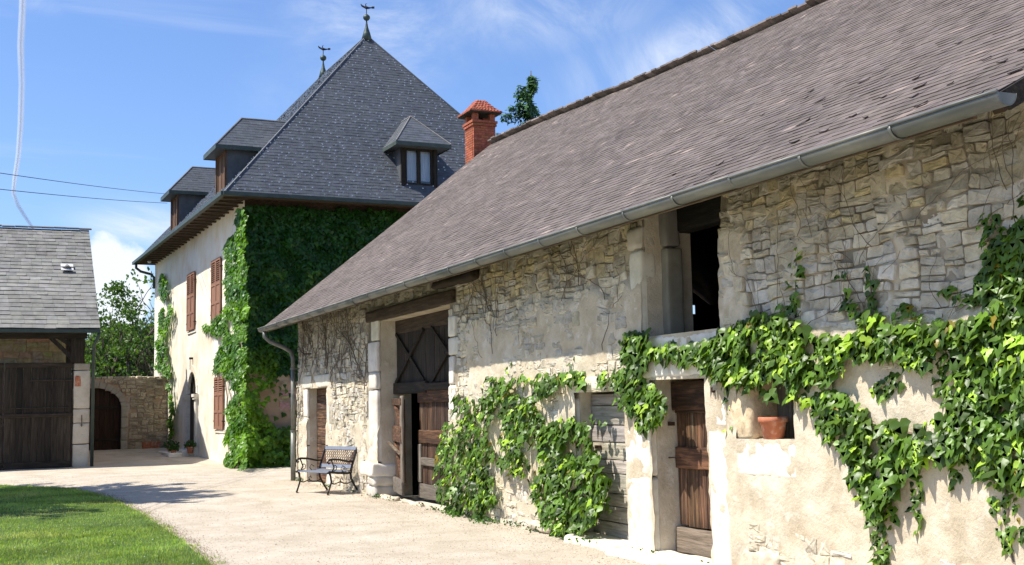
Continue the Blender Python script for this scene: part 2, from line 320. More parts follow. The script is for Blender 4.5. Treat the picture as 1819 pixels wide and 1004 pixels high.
def stone_cells(u0, u1, v0, v1, w, h, holes=(), gap=.006):
    """random rubble: the wall is split again and again into uneven blocks whose joints then wander"""
    out = []; T = w*h
    def warp(x, y):
        q = Vector((x*2.1, y*2.6, u0)); r_ = Vector((x*8, y*8, 5)); a = noise.noise_vector(q); b = noise.noise_vector(r_)
        return (x+a.x*.05+b.x*.022, y+a.y*.035+b.y*.016)
    def rec(a, b, c, d, lev):
        W_, H_ = b-a, d-c; ar = W_*H_
        if ar > T*rr(.16, 3.0) or W_ > w*2.4 or H_ > h*2.1:
            if W_/w*rr(.75, 1.15) > H_/h*rr(.85, 1.4): m = a+W_*rr(.3, .7); rec(a, m, c, d, lev+1); rec(m, b, c, d, lev+1)
            else: m = c+H_*rr(.3, .7); rec(a, b, c, m, lev+1); rec(a, b, m, d, lev+1)
            return
        if rnd() < .03: return
        g_ = gap*rr(.25, 1.9); a += g_; b -= g_; c += g_; d -= g_
        if b-a < .03 or d-c < .02: return
        k = min(b-a, d-c); cc = [k*rr(.03, .24) for _ in range(8)]
        P = [(a+cc[0], c), ((a+b)/2, c), (b-cc[1], c), (b, c+cc[2]*.8), (b, d-cc[3]*.8), (b-cc[4], d), ((a+b)/2, d), (a+cc[5], d), (a, d-cc[6]*.8), (a, c+cc[7]*.8)]
        ro = rr(-.09, .09); mx_, my_ = (a+b)/2, (c+d)/2; P = [warp(mx_+(x-mx_)*math.cos(ro)-(y-my_)*math.sin(ro), my_+(x-mx_)*math.sin(ro)+(y-my_)*math.cos(ro)) for x, y in P]; p = warp((a+b)/2, (c+d)/2); poly = P
        for (a0, a1, b0, b1) in holes:
            if a0 < p[0] < a1 and b0 < p[1] < b1: return
            if any(a0 < x < a1 and b0 < y < b1 for x, y in poly):
                if p[0] <= a0: poly = clip(poly, 1, 0, a0-.004)
                elif p[0] >= a1: poly = clip(poly, -1, 0, -a1-.004)
                elif p[1] >= b1: poly = clip(poly, 0, -1, -b1-.004)
                else: poly = clip(poly, 0, 1, b0-.004)
                if len(poly) < 3: return
        poly = clip(clip(clip(clip(poly, -1, 0, -u0), 1, 0, u1), 0, -1, -v0), 0, 1, v1)
        if len(poly) < 3 or area(poly) < T*.05: return
        out.append((p, poly, area(poly)))
    rec(u0-.06, u1+.06, v0-.06, v1+.06, 0)
    return out
def stone_mesh(poly, fr, off, tint, depth=.03):
    """fr(u, v, n) -> world; poly corners; stands off the wall by off"""
    mb = MB(); n = len(poly); cx = sum(p[0] for p in poly)/n; cy = sum(p[1] for p in poly)/n; vs = []; fs = []
    for (s, o) in ((1.0, -depth), (1.0, off*.62), (.955, off*.95), (.55, off)):
        for (x, y) in poly:
            j = (0 if s == 1.0 else rr(-.006, .006)); vs.append(fr(cx+(x-cx)*s, cy+(y-cy)*s, o+j+ (noise.noise(Vector((x*9, y*9, 3)))*.012 if s < 1 else 0)))
    vs.append(fr(cx, cy, off+rr(-.006, .01)))
    for r in range(3):
        for k in range(n): fs.append((r*n+k, r*n+(k+1) % n, (r+1)*n+(k+1) % n, (r+1)*n+k))
    for k in range(n): fs.append((3*n+k, 3*n+(k+1) % n, 4*n))
    mb.add(vs, fs, tint); return mb
def lay_stones(cells, fr, matn, parent, offf, tintf, keep=300, name='stone', rank=None, minoff=-1):
    L = []
    for (p, q, a) in cells:
        o = offf(p[0], p[1])
        if o is None: continue
        L.append((p, q, a, o))
    L.sort(key=rank or (lambda s: -s[2]))
    rest = MB()
    for i, (p, q, a, o) in enumerate(L):
        t = tintf(p[0], p[1]); mb = stone_mesh(q, fr, o, t)
        if i < keep: mb.build(name, matn, parent, smooth=False)
        else: rest.add(mb.v, mb.f, t)
    if rest.v: rest.build('small_'+name+'s', matn, parent, kind='stuff')
def slate_roof(P, nrm, rows, width, parent, matn, name='slate', keep=0, th=.008, lift=.012, tintf=None, jit=.12, hooks=None, sort=True, rowlen=None, bounds=None):
    """P(s, t) -> point with s metres along, t 0..1 up; rows courses; bounds(t) -> (s0, s1)"""
    L = []
    for r in range(rows):
        t0, t1 = r/rows, (r+1.12)/rows; a0, a1 = bounds(min(t0, 1)); b0, b1 = bounds(min(t1, 1))
        s = a0 - rr(.1, 1)*width
        if r % 2: s -= width*.5
        while s < a1:
            w = width*(1+rr(-jit, jit)); e = s+w-.004
            sa, sb = max(s, a0), min(e, a1); ta, tb = max(s, b0), min(e, b1)
            if sb-sa > width*.12:
                if tb < ta: ta = tb = min(max((ta+tb)/2, b0), b1)
                tt = t0-rr(-.03, .06)/rows; up_ = lift*rr(.7, 1.6); n = nrm
                tw = rr(-.4, .4)*lift*.5
                A, B, D, E_ = P(sa, tt), P(sb, tt), P(tb, min(t1, 1)), P(ta, min(t1, 1))
                vs = [A+n*(up_+tw), B+n*(up_-tw), D+n*.002, E_+n*.002, A+n*(up_-th+tw), B+n*(up_-th-tw), D-n*.004, E_-n*.004]
                ti = tintf(A) if tintf else (1, 1, 1)
                L.append((vs, ti, (A-EYEP).length))
                if hooks is not None: h = (A+B)/2+n*(up_+.004); hooks.append(h)
            s += w
    if sort: L.sort(key=lambda q: q[2])
    F = [(0, 1, 2, 3), (4, 5, 1, 0), (1, 5, 6, 2), (3, 7, 4, 0)]; rest = MB()
    for i, (vs, ti, d) in enumerate(L):
        if i < keep:
            m = MB(); m.add(vs, F, ti); m.build(name, matn, parent)
        else: rest.add(vs, F, ti)
    if rest.v: rest.build('roof_'+name+'s', matn, parent, kind='stuff')
BC = (5.88, 22.2); BPHI = math.radians(-72)
# ------------------------------------------------------------------ ground
def gz(x, y): 
    t = max(0.0, min(1.0, (y-35)/11)); return .25*t*t*(3-2*t)*max(0, min(1, (x+2)/5))
LE = [at_z(*p) for p in [(-250, 855), (-60, 860), (0, 863), (60, 866), (130, 870), (200, 889), (250, 914), (285, 936), (320, 959), (350, 983), (385, 1015), (470, 1090)]]
LAWN = [(p.x, p.y) for p in LE] + [(1.9, 4), (-12, 4), (-12, 33)]
def gh(x, y): return gz(x, y) + .012*noise.noise(Vector((x*.7, y*.7, 0))) + .03*noise.noise(Vector((x*.15, y*.15, 4)))*min(1, max(0, (6.0-x)/2))
xs = [-400, -150, -60, -30] + [-16+i*.4 for i in range(66)] + [12, 16, 22, 30, 60, 150, 400]
ys = [-300, -60, -20, -5, 0] + [2+i*.4 for i in range(135)] + [60, 70, 90, 150, 400, 900]
mb = MB(); vs = [(x, y, gh(x, y)) for y in ys for x in xs]; nx = len(xs)
mb.add(vs, [(j*nx+i, j*nx+i+1, (j+1)*nx+i+1, (j+1)*nx+i) for j in range(len(ys)-1) for i in range(nx-1)])
mb.build('ground', 'gravel', smooth=True, kind='structure')
# far meadow, beyond the walls
mb = MB(); mb.add([(-400, 52, .33), (400, 52, .33), (400, 900, .6), (-400, 900, .6)], [(0, 1, 2, 3)]); mb.build('meadow', 'lawn_soil', kind='structure')
# lawn soil sheet with a soft edge
mb = MB(); n = len(LAWN); from mathutils.geometry import tessellate_polygon
mb.add([(x, y, gh(x, y)+.012) for x, y in LAWN], [tuple(t) for t in tessellate_polygon([[Vector((x, y, 0)) for x, y in LAWN]])])
mb.build('lawn', 'lawn_soil', kind='structure')
mb = MB(); up = []
def edge_x(y):
    for i in range(len(LE)-1):
        a, b = LE[i], LE[i+1]
        if min(a.y, b.y) <= y <= max(a.y, b.y): return a.x+(b.x-a.x)*(y-a.y)/(b.y-a.y+1e-9)
    return None
cnt = 0
while cnt < 95000:
    y = 11.2 + 19*rnd()**1.25; x = rr(-.6 if y < 20 else -1.2, 2.35); e = inpoly(x, y, LAWN)
    if not e:
        ex = edge_x(y)
        if ex is None or x < ex or x-ex > .05+.25*max(0, noise.noise(Vector((x*4, y*4, 1)))) or rnd() < .6: continue
    h = rr(.018, .042)*(1.25 if noise.noise(Vector((x*2, y*2, 7))) > .15 else 1); a = rr(0, 6.28); w = rr(.0025, .005)*(1+y/30); le = rr(0, .7)*h; b2 = rr(0, 6.28); z = gh(x, y)+.005
    p = noise.noise(Vector((x*.9, y*.9, 3)))+.6*noise.noise(Vector((x*5, y*5, 9))); q = 1+.45*p+rr(-.3, .3); dry = max(0, rr(-1.2, .6))+max(0, noise.noise(Vector((x*.8, y*.8, 31)))-.1)*1.4; 
    mb.add([(x-w*math.cos(a), y-w*math.sin(a), z), (x+w*math.cos(a), y+w*math.sin(a), z), (x+le*math.cos(b2), y+le*math.sin(b2), z+h)], [(0, 1, 2)], (q*(1+dry*.9), q*(1+dry*.35), q*(1+dry*.8))); cnt += 1
mb.build('lawn_grass', 'grass', kind='stuff', label='short mown green grass of the lawn at the lower left')
mb = MB()
for i in range(45):      # daisies
    y = rr(12, 22); x = rr(.1, 2.1)
    if not inpoly(x, y, LAWN): continue
    z = gh(x, y)+.04; r = .009; mb.add([(x+r*math.cos(k*1.047), y+r*math.sin(k*1.047), z+.002*(k % 2)) for k in range(6)], [(0, 1, 2, 3, 4, 5)])
mb.build('lawn_daisies', 'painted_white', kind='stuff', label='tiny white daisies dotted in the lawn')
# dry fringe of moss and needles along the lawn edge, loose pebbles on the drive
mb = MB(); mp = MB()
for i in range(5200):
    y = rr(11.5, 27); ex = edge_x(y)
    if ex is None: continue
    x = ex+abs(random.gauss(0, .12)); z = gh(x, y)+.006; a = rr(0, 6.28); l = rr(.01, .04); w = rr(.002, .005)
    mb.add([(x-w*math.sin(a), y+w*math.cos(a), z), (x+w*math.sin(a), y-w*math.cos(a), z), (x+l*math.cos(a), y+l*math.sin(a), z+rr(.0, .018))], [(0, 1, 2)])
mb.build('edge_litter', 'soil', kind='stuff', label='dry brown litter along the edge of the lawn')
OCT = [(1, 0, 0), (-1, 0, 0), (0, 1, 0), (0, -1, 0), (0, 0, 1)]; OF = [(0, 2, 4), (2, 1, 4), (1, 3, 4), (3, 0, 4)]
for i in range(42000):
    if i < 8000: y = rr(9.5, 27); x = 6.33-abs(random.gauss(0, .22))
    else: y = 10.5+22*rnd()**1.7; x = rr(.5, 6.2)
    if inpoly(x, y, LAWN): continue
    s = rr(.004, .011)*(1.7 if rnd() < .06 else 1); z = gh(x, y)-s*.1; q = rr(.45, 1.25); a = rr(0, 3.1); ca, sa = math.cos(a), math.sin(a); sx = rr(.7, 1.3)
    mp.add([(x+(p[0]*ca*sx-p[1]*sa)*s, y+(p[0]*sa*sx+p[1]*ca)*s, z+p[2]*s*.7) for p in OCT], OF, (q, q*rr(.93, 1), q*rr(.85, 1)))
mp.build('loose_gravel', 'pebble', kind='stuff', label='loose pale pebbles scattered on the gravel drive')

# ------------------------------------------------------------------ sky things
mb = MB(); D = 3200
cp = [(42, -60, 6), (40, 20, 6.5), (37, 80, 6.5), (39, 150, 6), (37, 220, 5.6), (33, 275, 5), (26, 320, 4.2), (24, 343, 4), (32, 365, 4), (44, 384, 3.6), (60, 408, 3), (75, 430, 2)]
for i, (u, v, w) in enumerate(cp): pass
[tube(mb, [at_y(u, v, D) for u, v, w in cp], [w/FOC*D*q for u, v, w in cp], 12, cap=False) for q in (.95, .78, .62, .46, .30, .15)]
mb.build('contrail', 'contrail_vapour', smooth=True, label='thin white aircraft vapour trail bending down the left sky', cat='contrail')
for (a, b, lab) in [((-30, 303), (300, 345), 'upper thin black overhead cable running to the farmhouse roof'), ((-30, 333), (297, 361), 'lower thin black overhead cable running to the farmhouse roof')]:
    A = at_y(*a, 25); B = at_x(*b, 5.2) if False else at_y(*b, 44.5); mb = MB(); P = []
    for i in range(17): t = i/16; P.append(A.lerp(B, t)-Vector((0, 0, .04*4*t*(1-t))))
    P[0:0] = [A+(A-P[1]).normalized()*12+Vector((0, 0, 1.2))]
    tube(mb, P, .008, 5); mb.build('power_cable', 'cable', label=lab, cat='cable', group='overhead cables')

# ------------------------------------------------------------------ long barn
BX = 6.4; BY0, BY1 = 5.45, 26.62; TOPZ = 3.84
# openings (Y0, Y1, Z0, Z1)
OPEN = dict(small=(24.07, 25.68, 0, 2.03), big=(16.90, 20.48, 0, 3.14), grey=(11.41, 12.62, 0, 1.72), brown=(9.80, 10.86, -.02, 1.82), loft=(9.50, 10.98, 2.28, 4.2), niche=(8.43, 9.28, 1.24, 1.80))
barn = empty('stone_barn', (8, 16, 0), 'long low stone barn with grey slate roof, zinc gutter and plank doors', 'barn')
# masonry core behind the facing
mb = MB(); yc = sorted({BY0, BY1} | {v for o in OPEN.values() for v in o[:2]})
for a, b in zip(yc, yc[1:]):
    m = (a+b)/2; hs = sorted((o[2], o[3]) for o in OPEN.values() if o[0] < m < o[1]); z = -.3
    for (h0, h1) in hs:
        if h0 > z+.02: box(mb, BX+.03, BX+.60, a, b, z, h0)
        z = h1
    if z < TOPZ: box(mb, BX+.03, BX+.60, a, b, z, TOPZ)
mb.build('wall_core', 'barn_plaster', barn)
def sst(x, a, b): t = max(0, min(1, (x-a)/(b-a))); return t*t*(3-2*t)
def cover(y, z):
    """how much lime render is left: 1 = whole, 0 = bare rubble"""
    if y < 9.5:
        c = .24 + 1.05*(1-sst(z, 2.0, 2.35)); c = max(c, .9*sst(y, 8.95, 9.2)*sst(3.4-z, 0, .3)); c -= .50*(1-sst(z, .15, .5)); c -= .25*sst(abs(z-1.95), .25, 0)*(1 if y < 7.8 else 0)
    elif y < 16.9:
        c = .95 - .70*sst(z, 2.75, 3.0) - .75*sst(y, 15.9, 16.4)*sst(z, 1.2, 1.7); c -= .45*sst(abs(y-14.9), .9, .3)*sst(z, 2.5, 2.7)
        c -= .25*(1-sst(z, .2, .6))
    else:
        c = .12+.0*y; c += .70*(1-sst(z, 1.1, 1.5)); c += .35*sst(z, 1.6, 2.0)*sst(y, 23.2, 24.0)*(1-sst(z, 2.3, 2.6)); c += .15*(1-sst(z, 1.7, 2.4)); c -= .3*(1-sst(z, .2, .5))
    c -= .05; c += .55*noise.fractal(Vector((y*1.5, z*1.5, 2)), .7, 2, 4) + .16*noise.noise(Vector((y*6, z*6, 5)))
    return max(0, min(1, c))
def rough(y, z): return .013*noise.fractal(Vector((y*3.5, z*3.5, 0)), .6, 2, 5)+.006*noise.noise(Vector((y*13, z*13, 0)))
def woff(y, z): c = cover(y, z); return (-.014 if z > 2.2 or y > 17 else .0)+(.062 if z > 2.2 or y > 17 else .048)*sst(c, .05, .85)+rough(y, z)
def glines(a, b, step, extra):
    L = [a]; 
    while L[-1] < b-step*.5: L.append(L[-1]+step)
    L = [v for v in L if all(abs(v-e) > step*.4 for e in extra)] + [e for e in extra if a <= e <= b] + [b]; return sorted(set(round(v, 4) for v in L))
ey = [v for o in OPEN.values() for v in o[:2]]; ez = [v for o in OPEN.values() for v in o[2:4]]
YL = [v for v in glines(BY0, 12.8, .035, ey) if v < 12.8]+glines(12.8, BY1, .06, [e for e in ey if e > 12.8]); ZL = glines(-.12, TOPZ, .04, ez)
mb = MB(); vs = []; tn = []
for z in ZL:
    for y in YL:
        o = woff(y, z); vs.append((BX-o, y, z)); c = cover(y, z)
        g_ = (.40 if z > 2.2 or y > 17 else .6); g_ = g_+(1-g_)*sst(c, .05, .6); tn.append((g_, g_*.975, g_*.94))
ny = len(YL); fs = []
for j in range(len(ZL)-1):
    for i in range(ny-1):
        ym, zm = (YL[i]+YL[i+1])/2, (ZL[j]+ZL[j+1])/2
        if any(o[0] < ym < o[1] and o[2] < zm < o[3] for o in OPEN.values()): continue
        fs.append((j*ny+i, (j+1)*ny+i, (j+1)*ny+i+1, j*ny+i+1))
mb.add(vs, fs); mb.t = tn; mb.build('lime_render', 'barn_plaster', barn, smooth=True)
dress = [(16.6, 21.15, 3.12, 3.38), (23.75, 26.1, 0, 2.32), (20.1, 21.15, 0, 3.3), (16.55, 16.95, 1.9, 2.9), (12.35, 12.95, 0, 1.9), (10.75, 11.6, 0, 1.9), (9.45, 11.3, 1.78, 2.32), (10.9, 11.25, 2.25, 3.25), (9.3, 9.9, -.1, 1.85), (8.35, 9.45, .85, 1.85)]
cells = stone_cells(BY0, BY1, -.08, TOPZ, .19, .10, holes=[o for o in OPEN.values()]+dress)
def stoff(y, z):
    if cover(y, z) > .93: return None
    c = cover(y, z); return woff(y, z)+(rr(.004, .032) if z > 2.2 or y > 17 else rr(.003, .026))*(1-.75*sst(c, .2, .85))
def sttint(y, z):
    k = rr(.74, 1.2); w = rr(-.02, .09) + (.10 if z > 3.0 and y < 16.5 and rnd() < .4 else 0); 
    if z > 3.0: k *= .82  # shade under the eave, with some dirt, put into the stone tint
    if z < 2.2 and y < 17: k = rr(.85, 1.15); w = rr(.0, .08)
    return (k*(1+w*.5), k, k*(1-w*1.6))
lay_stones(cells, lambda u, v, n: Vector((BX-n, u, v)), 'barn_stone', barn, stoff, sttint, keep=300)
# inside: north, south and back walls, loft floor, earth floor
mb = MB()
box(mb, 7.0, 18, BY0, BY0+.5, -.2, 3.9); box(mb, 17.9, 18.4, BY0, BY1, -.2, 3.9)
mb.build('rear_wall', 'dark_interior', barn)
gy = 26.45; ha, hb = at_y(1211, 541, gy), at_y(1241, 558, gy)
mb = MB(); mb.add([(7, gy, 0), (18, gy, 0), (18, gy, 3.4), (11.46, gy, 8.0), (7, gy, 4.4)], [(0, 4, 3, 2, 1)]); 
def gable_wall(m, y, hole):
    m.add([(BX+.6, y, -.2), (hole[0], y, -.2), (hole[0], y, 7.4), (11.46, y, 8.0), (BX+.6, y, 4.3)], [(0, 1, 2, 3, 4)]) if False else None
    X0, X1, Z0, Z1 = hole
    m.add([(BX+.6, y, -.2), (18.2, y, -.2), (18.2, y, Z0), (BX+.6, y, Z0)], [(0, 1, 2, 3)])
    m.add([(BX+.6, y, Z0), (X0, y, Z0), (X0, y, Z1), (BX+.6, y, Z1)], [(0, 1, 2, 3)])
    m.add([(X1, y, Z0), (18.2, y, Z0), (18.2, y, Z1), (X1, y, Z1)], [(0, 1, 2, 3)])
    m.add([(BX+.6, y, Z1), (17.4, y, Z1), (11.46, y, 8.05)], [(0, 1, 2)])
hole = (ha.x, hb.x, hb.z, ha.z); mb = MB()
for y in (gy, BY1): gable_wall(mb, y, hole)
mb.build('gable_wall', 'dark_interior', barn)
mb = MB(); box(mb, 6.75, 17.9, BY0+.5, 15.6, 2.16, 2.26); box(mb, 7.0, 9.5, 12.2, 15.6, -.1, 2.16); mb.build('loft_floor', 'dark_wood_along', barn)
# corner of the near gable seen past the gutter end
GP = [(BX, -.2), (18.4, -.2), (18.4, 3.45), (13.55, 7.90), (BX, 3.78)]
mb = MB(); mb.add([(x, BY0-.01, z) for x, z in GP]+[(x, BY0+.3, z) for x, z in GP], [(0, 1, 2, 3, 4), (0, 4, 9, 5), (4, 3, 8, 9), (3, 2, 7, 8)]); mb.build('gable_facing', 'barn_plaster', barn)
cells = [c for c in stone_cells(BX, 18.3, 0, 7.8, .24, .13) if all(inpoly(x, z, GP) for x, z in c[1])]
lay_stones(cells, lambda u, v, n: Vector((u, BY0-.01-n, v)), 'barn_stone', barn, lambda a, b: None if noise.noise(Vector((a*.8, b*.8, 0))) > .35 else rr(.006, .03), lambda a, b: (lambda k: (k, k*.97, k*.9))(rr(.74, 1.2)), keep=0)

# dressed jambs and lintels: (name, y0, y1, z0, z1, proud, depth)
def dst(y0, y1, z0, z1, proud=.03, depth=.2, name='jamb_stone', r=.022, t=None, jit=.007):
    k = t or rr(.93, 1.08); return blk(name, 'dressed_limestone', barn, BX-proud, BX+depth, y0, y1, z0, z1, r, jit, 4, (k, k*rr(.96, 1), k*rr(.9, 1)))
# small far door
dst(25.70, 26.02, .00, .78, .035, .24); dst(25.70, 25.98, .80, 1.40, .04, .24); dst(25.70, 26.04, 1.42, 2.02, .03, .24); dst(23.80, 26.10, 2.04, 2.30, .045, .24, 'lintel')
dst(23.78, 24.05, .0, .95, .03, .2); dst(23.85, 24.05, .97, 2.02, .035, .2)
# big doorway: left pier on its corbelled base, right quoins
dst(20.50, 21.02, .62, 1.90, .05, .42, r=.03); dst(20.50, 20.94, 1.92, 2.22, .07, .42, r=.03); dst(20.50, 21.05, 2.24, 2.78, .04, .42); dst(20.50, 20.90, 2.80, 3.28, .03, .42)
dst(20.44, 21.22, .36, .60, .16, .42, 'pier_base', r=.035, jit=.025); dst(20.44, 20.94, .19, .37, .12, .42, 'pier_base', r=.05, jit=.035, t=.8); dst(20.46, 21.05, .0, .20, .10, .42, 'pier_base', r=.05, jit=.04, t=.75)
for z0, z1, w in [(.0, .5, .34), (.52, .9, .26), (.92, 1.42, .38), (1.44, 1.9, .28), (1.92, 2.34, .22), (2.36, 2.62, .42), (2.64, 2.95, .30)]: dst(16.90-w, 16.88, z0, z1, .035, .35)
# grey door jamb (rounded), pier between the two doors
dst(12.64, 12.92, .0, 1.10, .03, .25, r=.06); dst(12.64, 12.86, 1.12, 1.66, .035, .25, r=.06); dst(11.55, 12.95, 1.74, 1.90, .05, .25, 'lintel')
dst(10.88, 11.41, -.02, .80, .055, .30, r=.035, jit=.012); dst(10.88, 11.43, .82, 1.72, .045, .30, r=.03, jit=.010)
dst(9.46, 9.78, -.02, 1.32, .05, .25, r=.03); dst(9.44, 9.78, 1.34, 1.82, .045, .25, r=.03)
dst(9.40, 11.34, 1.84, 2.04, .06, .45, 'lintel', r=.03, jit=.01); dst(9.42, 11.20, 2.10, 2.27, .055, .5, 'loft_sill', r=.035, jit=.014)
# loft opening
dst(10.98, 11.22, 2.30, 3.22, .04, .16, r=.03, jit=.012, t=.95); dst(10.98, 11.30, 3.24, 3.5, .03, .16, jit=.02, r=.05, t=.7); dst(10.86, 11.12, 2.30, 3.24, -.22, .42, r=.02, jit=.008, t=.33); dst(10.88, 11.2, 3.26, 3.7, -.21, .42, r=.03, jit=.015, t=.3)  # inner blocks tinted dark: the shade of the opening put into their colour
blk('loft_lintel', 'dark_wood_along', barn, BX+.38, BX+.6, 9.48, 11.0, 3.42, 3.7, .02, .01, 3, (.5, .5, .5))
# niche
dst(8.40, 9.32, .90, 1.22, .05, .42, 'niche_sill', r=.03, jit=.008, t=1.08); blk('jamb_stone', 'barn_stone', barn, BX-.035, BX+.30, 9.07, 9.40, 1.235, 1.86, .035, .03, 4, (1.1, .95, .74)); dst(8.05, 8.41, 1.24, 1.80, .03, .3, r=.03, t=1.05); dst(8.3, 9.4, 1.82, 1.98, .02, .42, 'lintel', t=.8)
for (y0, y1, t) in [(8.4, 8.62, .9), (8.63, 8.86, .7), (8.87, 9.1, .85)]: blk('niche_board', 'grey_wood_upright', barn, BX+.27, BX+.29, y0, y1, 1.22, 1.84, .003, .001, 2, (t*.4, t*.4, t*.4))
# doorsteps
for (y0, y1, x0, z) in [(9.6, 11.6, 6.10, .05), (11.35, 12.5, 6.12, .075), (10.2, 11.3, 5.98, .03)]:
    blk('door_step', 'dressed_limestone', barn, x0, BX+.15, y0, y1, -.06, z, .03, .03, 4, (1.02, .97, .86))
for (y0, y1, z0, z1, x0) in [(13.2, 13.9, 0, .12, 6.28), (8.7, 9.3, .0, .25, 6.33), (18.2, 19.2, -.02, .05, 6.35), (19.5, 20.3, -.02, .07, 6.3)]: blk('footing_stone', 'barn_stone', barn, x0, BX+.05, y0, y1, z0, z1, .05, .03, 4, (1, .95, .86))

# ---- timber
wob = lambda a, b: rr(a, b)
blk('beam', 'beam_wood', barn, BX-.07, BX+.30, 16.62, 21.1, 3.15, 3.35, .03, .015, 4, (.4, .37, .33))
blk('wall_plate', 'beam_wood', barn, BX-.12, BX+.1, BY0+.3, 9.5, 3.64, 3.78, .03, .012, 4, (.7, .7, .7)); blk('wall_plate', 'beam_wood', barn, BX-.10, BX+.1, 11.0, 26.5, 3.68, 3.84, .03, .012, 4, (.7, .7, .7))
blk('beam', 'beam_wood', barn, BX-.16, BX+.3, 15.6, 17.3, 3.40, 3.52, .05, .03, 4, (.25, .23, .2))
def planks(door, matn, X, y0, y1, z0, z1, n, th=.028, upright=True, gap=.004, name='plank', kk=(.7, 1.25)):
    sp = [rr(.75, 1.25) for _ in range(n)]; S = sum(sp); a = y0 if upright else z0
    for i in range(n):
        w = sp[i]/S*((y1-y0) if upright else (z1-z0)); k = rr(*kk); d = rr(-.006, .006)
        if upright: blk(name, matn, door, X+d, X+d+th, a+gap, a+w-gap, z0+rr(-.0, .012), z1-rr(0, .012), .004, .0025, 3, (k, k*rr(.93, 1.03), k*rr(.88, 1.05)))
        else: blk(name, matn, door, X+d, X+d+th, y0+rr(0, .008), y1-rr(0, .008), a+gap, a+w-gap, .006, .004, 3, (k, k*rr(.95, 1.02), k*rr(.88, 1.05)))
        a += w
# brown door
door = empty('plank_door', (6.66, 10.33, 0), 'dark brown weathered plank door with mid rail beneath the loft opening', 'door')
planks(door, 'brown_wood_upright', 6.655, 9.82, 10.84, .30, 1.50, 6, kk=(.9, 1.9))
blk('transom_board', 'brown_wood_level', door, 6.60, 6.68, 9.82, 10.84, 1.50, 1.80, .01, .004, 3, (.75, .7, .65)); blk('rail', 'brown_wood_level', door, 6.61, 6.66, 9.82, 10.82, .90, 1.12, .012, .006, 3, (1.5, 1.3, 1.2))
blk('rail', 'brown_wood_level', door, 6.625, 6.66, 9.82, 10.82, 1.47, 1.51, .006, .003, 3, (.6, .6, .6))
blk('bottom_board', 'grey_wood_level', door, 6.60, 6.66, 9.82, 10.84, .03, .29, .01, .008, 3, (.55, .47, .40)); 
mb = MB(); box(mb, 6.55, 6.612, 10.80, 10.84, 1.34, 1.38); tube(mb, [(6.6, 10.7, 1.01), (6.575, 10.75, 1.01), (6.56, 10.86, 1.005)], .008, 5); mb.build('latch', 'rusty_iron', door)
mb = MB(); tube(mb, [(6.35, 9.62, 1.68), (6.31, 9.62, 1.68), (6.31, 9.62, 1.72)], .012, 6); mb.build('hinge_pin', 'rusty_iron', barn)
# grey door
door = empty('grey_plank_door', (6.68, 12.0, 0), 'silver grey door of wide level planks between vines and pale pier', 'door')
planks(door, 'grey_wood_level', 6.56, 11.42, 12.60, .03, 1.70, 9, upright=False, th=.035, kk=(.75, 1.2)); 
mb = MB(); box(mb, 6.54, 6.56, 12.36, 12.5, 1.06, 1.10); tube(mb, [(6.55, 12.42, 1.08), (6.50, 12.38, 1.08), (6.50, 12.30, 1.085)], .014, 6); mb.build('latch', 'rusty_iron', door)
# small far door
door = empty('small_plank_door', (6.6, 24.9, 0), 'narrow brown door of level planks behind the garden bench', 'door')
planks(door, 'brown_wood_level', 6.585, 24.05, 25.69, .02, 2.02, 12, upright=False, th=.03, kk=(1.0, 2.0))
# wide barn door: upper fixed panel, ajar left leaf, shut right leaf
door = empty('double_barn_door', (6.7, 18.7, 0), 'tall dark double barn door standing ajar in the big opening', 'door')
DX = 6.72
planks(door, 'dark_wood_upright', DX, 16.92, 20.46, 1.98, 2.95, 16, kk=(.8, 1.9)); blk('top_board', 'beam_wood', door, DX-.02, DX+.05, 16.92, 20.46, 2.90, 3.16, .01, .004, 3, (.4, .37, .33))
blk('cross_rail', 'dark_wood_along', door, DX-.08, DX, 16.92, 18.75, 1.86, 1.98, .01, .006, 3, (1.1, 1, .95)); blk('cross_rail', 'dark_wood_along', door, DX-.07, DX, 18.75, 20.46, 1.82, 2.02, .01, .006, 3, (1.2, 1.1, 1))
for (a, b) in [((17.0, 2.90), (18.5, 2.02)), ((18.5, 2.90), (17.0, 2.02)), ((18.9, 2.90), (20.4, 2.02)), ((20.4, 2.90), (18.9, 2.02))]:
    mb = MB(); A, B = Vector((DX-.025, *a)), Vector((DX-.025, *b)); d = (B-A); n_ = Vector((0, -d.z, d.y)).normalized(); obox(mb, (A+B)/2-Vector((rr(0, .02), 0, 0)), d/2, n_*.03, Vector((.012, 0, 0)), (.9, .85, .8)); mb.build('brace', 'dark_wood_along', door)
leaf = empty('right_leaf', (DX, 17.7, 0), None, None); leaf.parent = door; leaf.location = Vector((DX, 17.7, 0))-wloc(door)
def leafparts(leaf, y0, y1, X, z0, z1):
    planks(leaf, 'brown_wood_upright', X, y0, y1, z0+.22, z1-.05, 11, kk=(.5, 1.1)); 
    for (a, b, mt, k) in [(z1-.20, z1, 'brown_wood_level', 1.2), (.98, 1.20, 'brown_wood_level', 1.1), (.60, .74, 'grey_wood_level', .4), (.06, .30, 'grey_wood_level', .38)]: blk('rail', mt, leaf, X-.04, X, y0, y1, a, b, .01, .008, 3, (k, k*.92, k*.85))
    blk('stile', 'grey_wood_upright', leaf, X-.045, X, y1-.14, y1, .32, .96, .01, .006, 3, (.55, .52, .47))
leafparts(leaf, 16.93, 19.24, DX, .05, 1.86)
